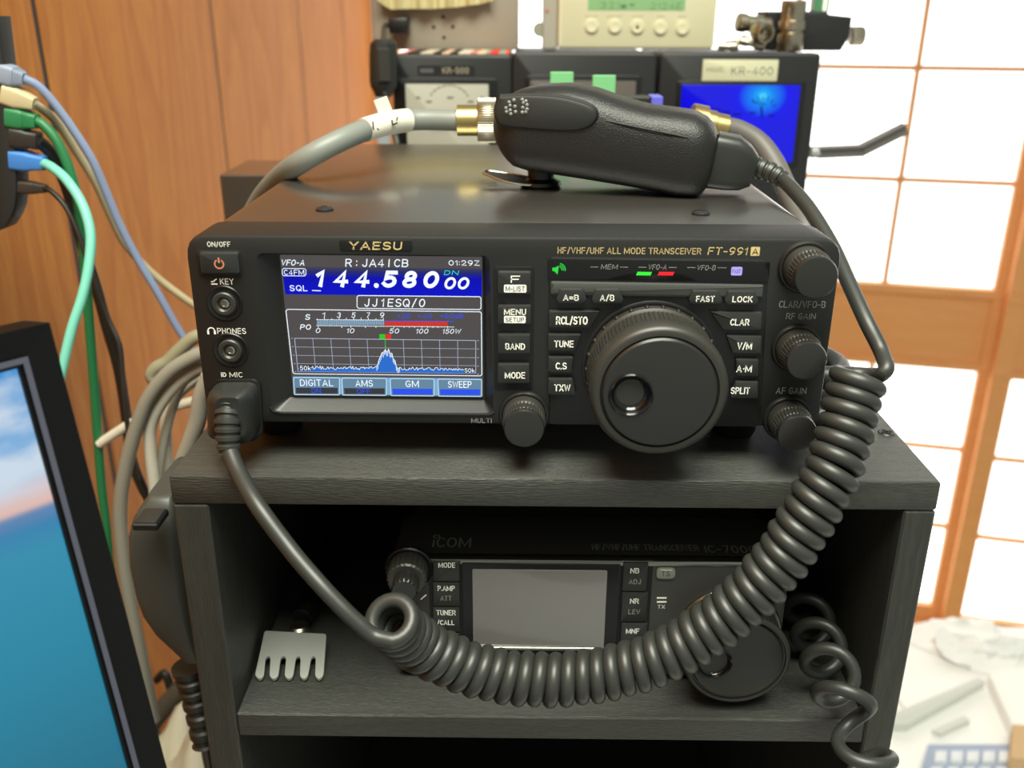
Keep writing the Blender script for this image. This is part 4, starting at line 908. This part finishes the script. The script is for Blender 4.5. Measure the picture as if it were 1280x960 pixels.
for x in (IX0+.02, IX1-.02):
    for y in (.03, .16): bm = B(); lathe(bm, [(.006, SZ), (.006, SZ+.0035)], (x, y, 0), (0, 0, 1), 16); obj('foot', bm, PANELD, ic)
def ttop(s, x0, y0, x1, y1, m, bold=.02):
    z = IZ1+.0003; a, b, c, d = atz(x0, (y0+y1)/2, z), atz(x1, (y0+y1)/2, z), atz((x0+x1)/2, y0, z), atz((x0+x1)/2, y1, z)
    text('lettering', s, a.x, d.y, b.x, c.y, TOP, m, ic, z, bold)
ttop('ıCOM', 541, 672, 589, 684, PRINTD, .01)
bm = B(); p = atz(546, 670.5, IZ1+.0003); flat_strip(bm, ring_pts((p.x, p.y), .0010, .0016, 14), TOP, IZ1+.0003); obj('logo_ring', bm, PRINTD, ic)
ttop('HF/VHF/UHF TRANSCEIVER', 740, 680.5, 873, 688, PRINTD, .01); ttop('IC-7000', 881, 682, 945, 691, PRINTD, .01)
# keys
def ikey(x0, y0, x1, y1, lines_):
    bm = B(); prism(bm, rrect(*irect(x0, y0, x1, y1), .0005, 3), .0, .0018, IM, bev=.0005); k = obj('key', bm, BTN, ic)
    for s, a, b, c, d, m in lines_: itext(k, s, a, b, c, d, .0018, m)
bm = B(); prism(bm, rrect(*irect(537, 699, 578, 806), .0006, 3), -.001, .0004, IM); obj('key_channel', bm, DARK, ic)
ikey(541.5, 701, 575, 724, [('MODE', 548, 703, 569, 709.5, PRINT)])
ikey(541.5, 725.5, 575, 755, [('P.AMP', 547, 732, 568.5, 738.5, PRINT), ('ATT', 550.5, 744.5, 564.5, 750.5, PRINTD)])
ikey(541.5, 756.5, 575, 787, [('TUNER', 545.5, 762.5, 569.5, 769, PRINT), ('/CALL', 546.5, 775, 568, 781, PRINT)])
ikey(541.5, 788.5, 575, 806, [])
bm = B(); prism(bm, rrect(*irect(774, 699, 813, 806), .0006, 3), -.001, .0004, IM); obj('key_channel', bm, DARK, ic)
ikey(778, 701, 809, 736.5, [('NB', 788, 710, 799, 716.5, PRINT), ('ADJ', 786, 724, 801, 730, PRINTD)])
ikey(776, 738, 809, 774.5, [('NR', 787.5, 748, 798.5, 754.5, PRINT), ('LEV', 785.5, 761.5, 800, 767.5, PRINTD)])
ikey(775, 776, 808, 812, [('MNF', 782.5, 785.5, 799, 792, PRINT)])
# screen
bm = B(); prism(bm, rrect(*irect(578, 703, 773, 816), .001, 3), 0, .0010, IM, bev=.0004); obj('screen_bezel', bm, PANELD, ic)
bm = B(); prism(bm, rrect(*irect(591, 712, 757, 810, .001), .0008, 3), .0008, .0014, IM, bev=.0002); obj('screen', bm, ISCR, ic, label='blank grey screen')
bm = B(); l, r, b, tt = irect(594, 808, 751, 812, .0014); box(bm, (l, IY-.0022, b), (r, IY-.0008, tt), .0003, 1); obj('screen_ledge', bm, ICH, ic)
# right side controls
bm = B(); prism(bm, rrect(*irect(820, 709, 844, 722), .002, 4), 0, .0014, IM, bev=.0006); tk = obj('round_key', bm, mat('key_pale', (130, 132, 122), .4), ic, label='pale rounded key')
itext(tk, 'TS', 827, 714, 837, 720, .0014, PANELD, .01); bm = B(); l, b = ip(826, 712.5, .0014); r, _ = ip(840, 712.5, .0014); line(bm, (l, b), (r, b), .0003, IM, .0015); obj('key_line', bm, PRINT, tk)
bm = B()
for y in (747, 752): line(bm, ip(821, y), ip(833, y), .0008, IM, .0002)
obj('indicator_marks', bm, PRINT, ic); itext(ic, 'TX', 822, 756, 831, 760.5, 0, PRINT)
itext(ic, 'SET', 527, 701, 539, 706, 0, PRINTD, .01)
bm = B(); a, b = ip(526, 749), ip(533, 743); line(bm, a, b, .0006, IM, .0002); obj('pointer_mark', bm, PRINT, ic)
# left double knob
def iax(px, py, wd): x, z = ip(px, py, wd); return (x, IY, z)
o = iax(508, 726, .010); bm = B(); lathe(bm, [(.0098, 0), (.0098, .001), (.0092, .0016), (.0086, .0012)], o, seg=48); obj('knob_collar', bm, PANELD, ic)
bm = B(); lathe(bm, [(.0080, .001), (.0080, .004, .0002, 24), (.0078, .0095, .0002, 24), (.0070, .0102)], o, seg=96); kk = obj('double_knob', bm, KNOB, ic)
bm = B(); lathe(bm, [(.0052, .0100), (.0052, .0165, .0002, 16), (.0046, .0175)], o, seg=96); obj('inner_knob', bm, KNOBCAP, kk)
# tuning dial
o = iax(921.5, 825, .018); bm = B(); lathe(bm, [(.0222, 0), (.0222, .001), (.0216, .0018), (.0206, .0018)], o, seg=72); obj('dial_collar', bm, ICH, ic, label='bright ring round the dial')
bm = B(); lathe(bm, [(.0204, .001), (.0206, .003), (.0206, .0145), (.0214, .0155), (.0214, .0175), (.0204, .0185), (.0196, .0185), (.0193, .0174), (.0188, .0172)], o, seg=96); dl = obj('tuning_dial', bm, KNOB, ic)
dimple_cap(dl, o, iax(892, 829, .0186), .0186, .0186, .0170, 0)
# its own loosely coiled cord
lc_ = spline([at(1003, 750, .045), at(1018, 790, .020), at(1034, 828, -.004), at(1052, 870, -.026), at(1072, 915, -.036), at(1088, 960, -.040), at(1100, 1010, -.040), at(1108, 1060, -.038)], 30)
fr = frames(lc_); pts = []; dist = [0]
for a, b in zip(lc_, lc_[1:]): dist.append(dist[-1]+(b-a).length)
for i, c in enumerate(lc_):
    pass
k = 0; nT = 7; NN = nT*26
for i in range(NN+1):
    s = dist[-1]*i/NN
    while k < len(dist)-2 and dist[k+1] < s: k += 1
    f = (s-dist[k])/(dist[k+1]-dist[k]); c = lc_[k].lerp(lc_[k+1], f); t = 1.2-2*math.pi*i/26
    pts.append(c + fr[k][0]*(.0085*math.cos(t)) + fr[k][1]*(.0085*math.sin(t)))
bm = B(); tube(bm, pts, .0027, 12); tag(obj('coiled_cord', bm, RUBBER, base=lc_[0]), 'loose black coiled cord dropping over the right end of the shelf', 'cord')

# slotted steel plate with its screw rod on the shelf
stp = thing('slotted_plate', atz(362, 825, SZ), 'bright comb-shaped steel plate with five teeth lying on the shelf', 'bracket')
z0_ = SZ+.0012
def tz(x, y, z): p = atz(x, y, z); return (p.x, p.y)
outl = [(319, 846), (324.5, 851), (330, 847), (332, 824), (336, 821), (338.5, 824), (337, 847), (342.5, 851), (348, 847), (351, 824), (355, 821), (358, 824), (356, 847), (361, 851), (366.5, 847), (370, 824), (373.5, 821), (376, 824), (375, 847), (380, 851), (385, 847), (389, 824), (392.5, 821), (395, 824), (394, 847), (399, 851), (404.5, 846), (408, 794), (331, 790)]
PK = .42; PO = Vector((0, .0041, SZ+.0006)); PN = Vector((0, -PK, 1)).normalized()
P2 = [(atplane(x, y, PO, PN).x, atplane(x, y, PO, PN).y) for x, y in outl]
P2 = rpoly(P2, .0011, 3)
pz = lambda v: PO.z + PK*(v-PO.y)
bm = B()
lo_ = [bm.verts.new((u, v, pz(v)-.0004)) for u, v in P2]; hi_ = [bm.verts.new((u, v, pz(v)+.0007)) for u, v in P2]
for ring in (hi_, lo_):
    es = [bm.edges.new((ring[i], ring[(i+1) % len(ring)])) for i in range(len(ring))]; bmesh.ops.triangle_fill(bm, edges=es, use_beauty=True)
for i in range(len(P2)):
    j = (i+1) % len(P2); bm.faces.new((lo_[i], lo_[j], hi_[j], hi_[i]))
obj('comb_plate', bm, mat('plate_steel', (176, 178, 170), .36, .6), stp)
p = atz(374, 782, SZ+.008); bm = B(); lathe(bm, [(.0045, 0), (.0045, .003), (.0035, .004)], (p.x, p.y, SZ+.0045), (0, 0, 1), 20); obj('screw', bm, NICKEL, stp)
bm = B(); q = atz(392, 740, SZ+.012); tube(bm, [Vector((p.x, p.y+.006, SZ+.008)), Vector((q.x, q.y, SZ+.010)), Vector((q.x+.004, q.y+.09, SZ+.012))], .005, 14); obj('rod', bm, PANELD, stp)
# cream card and black cable at the back of the shelf
a, b = at(470, 676, .22), at(503, 640, .22)
bm = B(); prism(bm, [(at(450, 681, .22).x, SZ+.0002), (at(496, 680, .22).x, SZ+.0002), (at(506, 636, .22).x, at(506, 636, .22).z), (at(450, 610, .22).x, at(450, 610, .22).z)], -.224, -.22); tag(obj('cream_card', bm, mat('card_cream', (150, 138, 108), .7), base=(-.06, .22, SZ)), 'cream card standing at the back of the shelf behind the smaller radio', 'card')
bm = B(); tube(bm, spline([at(395, 668, .20), at(430, 660, .195), at(455, 655, .19), at(474, 640, .19), at(490, 615, .2)], 8), .011, 14); tag(obj('black_cable', bm, RUBBER, base=at(455, 660, .19)), 'thick black cable curving in front of the cream card inside the cabinet', 'cable')

# ================================================================== monitor at the left
HA = math.radians(40); MH = Vector((math.sin(HA), math.cos(HA), 0)); Nn = Vector((math.cos(HA), -math.sin(HA), 0))
PTR = CAM + ray(62, 403)*.262
best = None
for i in range(-200, 400):
    a = math.radians(i*.1); v = Vector((0, 0, 1))*math.cos(a) - Nn*math.sin(a); n_ = MH.cross(v)
    q = atplane(208.5, 960, PTR, n_); e = abs((q-PTR).dot(MH))
    if best is None or e < best[0]: best = (e, a, v, n_)
_, MA, MV, MNN = best
if MNN.dot(CAM-PTR) < 0: MNN = -MNN
def mon(x, y): q = atplane(x, y, PTR, MNN); return (q-PTR).dot(MH), (q-PTR).dot(MV)
MON = lambda u, v, wd: PTR + MH*u + MV*v + MNN*wd
su1 = mon(166, 960)[0]; su2 = mon(20, 461.6)
ms = thing('monitor', MON(-.15, -.27, -.01), 'black monitor at the left edge showing clouds over blue sea', 'monitor')
inx = (su1+su2[0])/2; inz = su2[1]
MW, MH_ = .30, .25
bm = B()
fr_o = [(-MW, -MH_), (0, -MH_), (0, 0), (-MW, 0)]; fr_i = [(-MW-inx, -MH_+.02), (inx, -MH_+.02), (inx, inz), (-MW-inx, inz)]
for (a, b) in ((0, 1), (1, 2), (2, 3), (3, 0)):
    quads(bm, [[MON(*fr_o[a], 0), MON(*fr_o[b], 0), MON(*fr_i[b], -.001), MON(*fr_i[a], -.001)], [MON(*fr_o[a], -.018), MON(*fr_o[b], -.018), MON(*fr_i[b], -.018), MON(*fr_i[a], -.018)]])
mfr = obj('bezel', bm, mat('monitor_black', (9, 9, 9), .3, spec=.25), ms)
bm = B(); g = .0045; ii = [(-MW-inx-g, -MH_+.02-g), (inx+g, -MH_+.02-g), (inx+g, inz+g), (-MW-inx-g, inz+g)]
for (a, b) in ((0, 1), (1, 2), (2, 3)):
    pa, pb = Vector(fr_i[a]), Vector(fr_i[b]); qa, qb = Vector(ii[a]), Vector(ii[b])
    quads(bm, [[MON(*(pa*.75+qa*.25), .0001), MON(*(pb*.75+qb*.25), .0001), MON(*(pb*.4+qb*.6), .0001), MON(*(pa*.4+qa*.6), .0001)], [MON(*(pa*.75+qa*.25), .0006), MON(*(pb*.75+qb*.25), .0006), MON(*(pb*.4+qb*.6), .0006), MON(*(pa*.4+qa*.6), .0006)]])
obj('bezel_edge', bm, mat('edge_grey', (70, 70, 84), .3), mfr)
sm = bpy.data.materials.new('sea_picture'); sm.use_nodes = True; N, L = nodes(sm); b_ = N['Principled BSDF']; b_.inputs['Base Color'].default_value = (.01, .01, .01, 1); b_.inputs['Roughness'].default_value = .25; b_.inputs['Specular IOR Level'].default_value = .2
uv = N.new('ShaderNodeUVMap'); sx = N.new('ShaderNodeSeparateXYZ'); L.new(uv.outputs[0], sx.inputs[0])
cr = N.new('ShaderNodeValToRGB'); L.new(sx.outputs['Y'], cr.inputs[0]); e = cr.color_ramp.elements
e[0].position = 0; e[0].color = lin((12, 64, 84))+(1,); e[1].position = 1; e[1].color = lin((62, 146, 214))+(1,)
for po, c in ((.35, (18, 100, 128)), (.60, (28, 130, 160)), (.76, (44, 142, 174)), (.795, (50, 130, 178)), (.80, (70, 128, 176)), (.815, (96, 134, 178)), (.822, (225, 186, 176)), (.845, (215, 200, 205)), (.88, (140, 184, 224))): x = e.new(po); x.color = lin(c)+(1,)
mpn = N.new('ShaderNodeMapping'); mpn.inputs['Scale'].default_value = (5, 9, 1); L.new(uv.outputs[0], mpn.inputs[0])
nz = N.new('ShaderNodeTexNoise'); nz.inputs['Scale'].default_value = 1.6; nz.inputs['Detail'].default_value = 6; L.new(mpn.outputs[0], nz.inputs['Vector'])
rm = N.new('ShaderNodeMapRange'); rm.inputs[1].default_value = .45; rm.inputs[2].default_value = .62; L.new(nz.outputs['Fac'], rm.inputs[0])
hm = N.new('ShaderNodeMapRange'); hm.inputs[1].default_value = .83; hm.inputs[2].default_value = .86; L.new(sx.outputs['Y'], hm.inputs[0])
mu = N.new('ShaderNodeMath'); mu.operation = 'MULTIPLY'; L.new(rm.outputs[0], mu.inputs[0]); L.new(hm.outputs[0], mu.inputs[1])
mx = N.new('ShaderNodeMix'); mx.data_type = 'RGBA'; L.new(mu.outputs[0], mx.inputs['Factor']); L.new(cr.outputs[0], mx.inputs['A']); mx.inputs['B'].default_value = lin((205, 220, 235))+(1,)
L.new(mx.outputs['Result'], b_.inputs['Emission Color']); b_.inputs['Emission Strength'].default_value = .95
bm = B(); ul = bm.loops.layers.uv.new('UVMap'); f = bm.faces.new([bm.verts.new(MON(u, v, -.002)) for u, v in fr_i])
for l_, c in zip(f.loops, ((0, 0), (1, 0), (1, 1), (0, 1))): l_[ul].uv = c
obj('screen', bm, sm, ms, recalc=False, label='lit screen with sky, clouds and sea')
bm = B(); quads(bm, [[MON(u, v, -.0182) for u, v in fr_o], [MON(u*.96-.006, v*.96-.005, -.028) for u, v in fr_o]]); obj('back_cover', bm, mat('cover_black', (26, 25, 24), .45), ms)
bm = B(); lowz = MON(-.15, -MH_, -.02); box(bm, (lowz.x-.02, lowz.y-.012, DZ+.012), (lowz.x+.02, lowz.y+.012, lowz.z+.02), .004, 2); obj('stand_neck', bm, PANELD, ms)
bm = B(); box(bm, (lowz.x-.055, lowz.y-.05, DZ), (lowz.x+.06, lowz.y+.12, DZ+.0125), .003, 2); obj('stand_base', bm, PANELD, ms)

# ================================================================== router and its cables
RY = .20
rt = thing('router', at(0, 285, RY), 'black rounded router at the upper left edge with cables in its side', 'router')
bm = B(); rp = [at(*q, RY) for q in ((-4, 20), (4, 84), (9, 112), (16, 156), (19.5, 190), (20.5, 235), (19, 258), (14, 272), (5, 286), (-14, 293), (-60, 300), (-75, 20))]
rp2 = [(p.x, p.z) for p in rp]; prism(bm, rp2, -RY-.014, -RY, bev=.002); obj('case', bm, mat('router_black', (38, 38, 37), .5, bump=(1500, .2)), rt)
bm = B(); w2 = at(-60, 150, RY+.02); box(bm, (WX+.0005, RY+.008, w2.z-.02), (w2.x+.03, RY+.028, w2.z+.02), .001, 1); obj('wall_bracket', bm, PANELD, rt)
def plug_cable(name, label, cat, col, plugcol, px, R, plug_pts, Y0=.205, Y1=.25, ribs=True, group='network cables from the router', hw=.006, hh=.0055, rad_end=None):
    m = mat(name+'_jacket', col, .45); mpg = mat(name+'_plug', plugcol, .45)
    n_ = len(px); P = [at(x, y, Y0+(Y1-Y0)*(i/(n_-1))) for i, (x, y) in enumerate(px)]
    t = thing(name, P[-1], label, cat, group)
    a, b = at(*plug_pts[0], Y0), at(*plug_pts[1], Y0); ax = b-a
    bm = B(); loft(bm, [sect(a, ax, hw, hh), sect(a.lerp(b, .45), ax, hw, hh), sect(a.lerp(b, .62), ax, hw*.85, hh*.85), sect(b, ax, R*1.35, R*1.35)]); pl = obj('plug', bm, mpg, t)
    if ribs:
        bm = B()
        for f in (.58, .68, .78, .88):
            c = a.lerp(b, f); k = 1-(f-.5)*.9; loft(bm, [sect(c, ax, hw*k, hh*k), sect(c+ax*.05, ax, hw*k, hh*k)])
        obj('ribs', bm, mpg, pl)
    bm = B(); tube(bm, spline(P, 8), R, 14); obj('jacket', bm, m, t)
    return t
plug_cable('network_cable', 'pale blue-grey network cable, topmost in the router', 'cable', (132, 146, 178), (138, 148, 168), [(29, 98), (48, 108), (68, 130), (90, 160), (114, 198), (131, 236), (149, 279), (171, 322), (197, 366), (219, 405), (240, 440), (256, 478), (266, 520), (270, 560)], .0024, ((4, 92), (31, 99)))
plug_cable('network_cable', 'cream network cable, second from the top in the router', 'cable', (190, 176, 142), (196, 182, 144), [(40, 128), (55, 138), (72, 154), (94, 187), (118, 226), (136, 265), (153, 300), (175, 327), (201, 351), (236, 377), (262, 395), (290, 420)], .0024, ((7, 117), (44, 130)), Y1=.30, ribs=False)
plug_cable('network_cable', 'green network cable dropping down the plank wall', 'cable', (34, 112, 66), (40, 120, 74), [(44, 151), (55, 157), (72, 178), (87, 213), (98, 257), (104, 305), (108, 357), (112, 410), (117, 475), (122, 545), (127, 610), (133, 660), (138, 720)], .0028, ((12, 146), (47, 152)), Y1=.20)
plug_cable('network_cable', 'black network cable dropping beside the green one', 'cable', (36, 33, 30), (46, 42, 38), [(46, 175), (55, 182), (68, 198), (84, 235), (96, 279), (107, 318), (121, 362), (134, 410), (148, 460), (157, 515), (164, 570), (176, 605), (190, 630), (205, 655)], .0034, ((18, 171), (49, 176)), Y1=.26, ribs=False)
plug_cable('network_cable', 'turquoise network cable with a bright blue plug', 'cable', (116, 196, 176), (62, 122, 196), [(52, 203), (66, 210), (84, 226), (103, 256), (113, 292), (111, 331), (103, 370), (90, 410), (78, 460), (64, 520), (52, 590), (44, 680), (40, 790), (40, 930)], .0027, ((17, 199), (57, 204)), Y1=.12, ribs=False)
plug_cable('power_lead', 'thin black power lead with a ribbed plug under the blue plug', 'cable', (34, 30, 27), (52, 46, 40), [(52, 235), (64, 239), (83, 260), (100, 297), (114, 340), (134, 396), (149, 430), (153, 465), (156, 500), (163, 560), (172, 600)], .0015, ((22, 233), (59, 236)), hw=.0035, hh=.0035, group='power leads', Y1=.17)

# ================================================================== grey cable bundle left of the radio
def cable(label, px, R, col, Y0, Y1=None, name='grey_cable', group='cables bunched left of the radio'):
    Y1 = Y0 if Y1 is None else Y1; n_ = len(px); P = [at(x, y, Y0+(Y1-Y0)*i/(n_-1)) for i, (x, y) in enumerate(px)]
    bm = B(); tube(bm, spline(P, 8), R, 14); tag(obj(name, bm, mat('sheath', col, .5), base=P[-1]), label, 'cable', group)
cable('dark grey cable arching from behind the radio and down past the hanging microphone', [(262, 438), (240, 447), (212, 465), (188, 494), (174, 525), (163, 560), (154, 600), (150, 640), (153, 690), (160, 740), (170, 790), (180, 840), (192, 900)], .0040, (134, 130, 118), .15)
cable('pale cable arching just below the dark grey one', [(262, 456), (242, 463), (218, 483), (198, 510), (188, 535), (188, 565), (192, 600), (196, 640)], .0034, (190, 185, 170), .155)
cable('pale straight cable behind the arching ones, nearest the cabinet', [(250, 470), (225, 490), (210, 515), (207, 545), (209, 578), (212, 610), (214, 650)], .0034, (200, 195, 180), .175)
cable('thin grey cable in the middle of the bunch', [(252, 462), (228, 480), (216, 510), (206, 545), (200, 580), (198, 612), (200, 650)], .0026, (172, 168, 154), .165)
cable('white printed cable running flat across the plank wall', [(124, 555), (142, 543), (163, 530), (192, 518), (222, 507), (248, 500), (270, 495)], .0030, (214, 208, 190), .20)
cable('grey cable dropping at the cabinet corner under the radio', [(262, 470), (252, 495), (247, 525), (238, 552), (228, 580), (224, 610)], .0042, (146, 142, 130), .10)
cable('grey-green cable at the top of the bunch', [(262, 418), (243, 422), (224, 438), (210, 452), (196, 460), (190, 470), (200, 480)], .0040, (140, 136, 112), .18)

# ================================================================== microphone hanging on the cabinet's left side
hm_ = thing('hand_microphone', (-.147, .06, -.18), 'black hand microphone hanging upright on the left side of the cabinet', 'microphone')
HY = .035; secs = []
prof = [(632, 176, 212, .85), (640, 169, 216, .95), (655, 160, 219, 1), (675, 154.5, 222, 1), (713, 156, 227, 1), (750, 164, 232, 1), (775, 172, 236, .97), (800, 188, 239, .92), (820, 207, 242, .85), (840, 224, 245, .75)]
for y, xl, xr, k in prof:
    a, b = at(xl, y, HY), at(xr, y, HY); z = (a.z+b.z)/2; xr_ = min(b.x, -.1268); d0, d1 = HY+.004*(1-k)*6, HY+.055*k
    cx, hx, cyy, hy = (a.x+xr_)/2, (xr_-a.x)/2, (d0+d1)/2, (d1-d0)/2
    secs.append([Vector((cx+hx*math.copysign(abs(math.cos(t))**.3, math.cos(t)), cyy+hy*math.copysign(abs(math.sin(t))**.3, math.sin(t)), z)) for t in [2*math.pi*q/32 for q in range(32)]])
a = secs[0]; c_ = sum(a, Vector())/32
secs.insert(0, [c_+(v-c_)*.93+Vector((0, 0, .0015)) for v in a])
bm = B(); loft(bm, secs); hb = obj('body', bm, mat('mic_grey', (62, 64, 60), .42), hm_, ang=50)
tl = secs[0]; p = atz(188, 646, secs[0][0].z+.0005)
M = Matrix.Translation(p); bm = B(); box(bm, (-.0046, -.0060, -.003), (.0046, .0060, .0010), .0008, 2, M); obj('side_button', bm, BTN, hb)
bm = B(); box(bm, (-.0053, -.0068, -.003), (.0053, .0068, .0003), .0006, 1, M); obj('button_gap', bm, DARK, hb)
sr = [at(236, 832, HY+.02), at(243, 860, HY+.02), at(250, 892, HY+.018), at(256, 930, HY+.016)]
srp = spline(sr, 14); rr_ = [(.0085-.0022*i/len(srp))*(1.0 if (i % 7) < 4 else .84) for i in range(len(srp))]
for p_, r_ in zip(srp, rr_): p_.x = min(p_.x, -.1266-r_)
bm = B(); tube(bm, srp, rr_, 18); obj('strain_relief', bm, RUBBER, hm_)
bm = B(); tube(bm, spline([srp[-1]-Vector((0, 0, -.004)), srp[-1]+Vector((0, .01, -.05)), Vector((-.1305, .075, -.45)), Vector((-.1305, .08, DZ+.006))], 8), .0028, 12); obj('cord', bm, RUBBER, hm_)

# ================================================================== white cloth and clutter low at the left
WHC = mat('white_cloth', (196, 190, 170), .8, bump=(60, .5))
bm = B(); n1 = 26
grid = []
for j in range(n1):
    row = []
    for i in range(n1):
        u, v = i/(n1-1), j/(n1-1); x = -.355 + u*.212; y = .04 + v*.27
        h = .33*min(1, 5*u, 5*(1-u))*min(1, 5*v, 5*(1-v)) + .018*math.sin(u*17+v*6) + .015*math.sin(v*23-u*9) + .012*math.sin(u*31)
        row.append(Vector((x, y, DZ+.002+max(0, h+.02*math.sin(u*8)*math.sin(v*9)))))
    grid.append(row)
V = [[bm.verts.new(p) for p in r] for r in grid]
for j in range(n1-1):
    for i in range(n1-1): bm.faces.new((V[j][i], V[j][i+1], V[j+1][i+1], V[j+1][i]))
lowv = [[bm.verts.new((p.x, p.y, DZ+.0005)) for p in r] for r in (grid[0], grid[-1])]
tag(obj('white_cloth', bm, WHC, base=(-.24, .33, DZ), ang=80), 'crumpled white cloth heaped on the desk left of the cabinet', 'cloth')
cable('grey strap lying across the white cloth heap', [(190, 905), (205, 885), (222, 866), (240, 850)], .008, (84, 80, 70), .30, .30, 'grey_strap', 'cords on the white cloth')
cable('thin black cord looping over the white cloth heap', [(196, 850), (206, 842), (214, 862), (224, 885), (236, 895), (228, 925), (216, 955), (205, 975)], .0035, (30, 28, 26), .31, .29, 'thin_black_cable', 'cords on the white cloth')
cable('pale blue cord beside the white cloth heap', [(238, 890), (246, 915), (254, 945), (262, 975)], .004, (130, 150, 180), .24, .22, 'pale_blue_cable', 'cords on the white cloth')

# black cable loops beside the big radio
bm = B()
for k, (dz, dy) in enumerate(((.0, 0), (.009, .003), (.017, .001))):
    c = Vector((.1285, .050+dy, CZ+.0045+dz)); tube(bm, [c+Vector((.008*math.cos(t), .014*math.sin(t), 0)) for t in [2*math.pi*q/36 for q in range(37)]], .0043, 14, False)
tag(obj('cable_loops', bm, RUBBER, base=(.134, .05, CZ)), 'small stack of black cable loops on the cabinet top right of the radio', 'cable')

# ================================================================== bright desk clutter at the right
PAP = mat('paper_white', (244, 243, 240), .7); PAPG = mat('paper_edge', (206, 208, 202), .6)
def dpt(x, y, z=DZ): return atz(x, y, z)
def slab(bm, px, z, h, bev=.0006):
    pts = [(dpt(x, y, z+h).x, dpt(x, y, z+h).y) for x, y in px]; ar = sum(a[0]*b[1]-b[0]*a[1] for a, b in zip(pts, pts[1:]+pts[:1]))
    if ar < 0: pts.reverse()
    prism(bm, pts, z, z+h, TOP, bev=bev)
# crumpled paper
bm = B(); c = dpt(1215, 806); rows = []
random.seed(5)
for j in range(6):
    t = j/5; rows.append([Vector((c.x+(.09-.055*t)*math.cos(a)*(1+.25*math.sin(a*3+j)), c.y+(.055-.03*t)*math.sin(a)*(1+.2*math.cos(a*4+j*2)), DZ+.0008+.035*t*(1-.3*t)+.006*math.sin(a*5+j)*t)) for a in [2*math.pi*q/24 for q in range(24)]])
quads(bm, rows); tag(obj('crumpled_paper', bm, PAP, base=(c.x, c.y, DZ), ang=15), 'crumpled white paper at the back of the desk below the window post', 'paper')
bm = B(); slab(bm, [(1135, 905), (1232, 851), (1222, 847), (1112, 893), (1112, 905)], DZ+.0002, .012)
tag(obj('white_tray', bm, PAPG, base=dpt(1170, 885)), 'long pale strip lying slantwise on the desk right of the cabinet', 'tray')
bm = B(); slab(bm, [(1236, 842), (1300, 830), (1330, 900), (1268, 912)], DZ+.0002, .02); tag(obj('white_box', bm, PAP, base=dpt(1280, 880)), 'flat white box at the right edge of the desk', 'box')
bm = B(); slab(bm, [(1263, 947), (1300, 950), (1300, 908), (1266, 905)], DZ+.0202, .02); tag(obj('tan_block', bm, mat('tan', (200, 165, 120), .6), base=dpt(1285, 930)), 'small tan block at the right edge of the picture', 'block')
bm = B(); slab(bm, [(1120, 870), (1180, 845), (1190, 862), (1140, 895)], DZ+.0003, .004); tag(obj('paper_sheet', bm, PAP, base=dpt(1150, 868)), 'loose white paper sheet behind the pale strip', 'paper')
bm = B(); slab(bm, [(1165, 912), (1205, 894), (1213, 900), (1176, 917)], DZ+.0003, .006); tag(obj('paper_clip', bm, PAPG, base=dpt(1190, 905)), 'small grey slip before the pale strip', 'paper')
kbt = thing('keyboard', dpt(1215, 955), 'pale keyboard at the bottom right corner', 'keyboard')
bm = B(); slab(bm, [(1142, 1000), (1290, 1000), (1290, 930), (1160, 930)], DZ+.0002, .016); obj('body', bm, mat('kb_blue', (150, 164, 190), .5), kbt)
KK = mat('key_white', (222, 224, 228), .5)
for r in range(3):
    for i in range(6):
        x = 1168+i*20-r*5; y = 938+r*20; bm = B(); slab(bm, [(x, y+13), (x+16, y+13), (x+16, y), (x+1, y)], DZ+.0162, .007, .0015); obj('key', bm, KK, kbt)
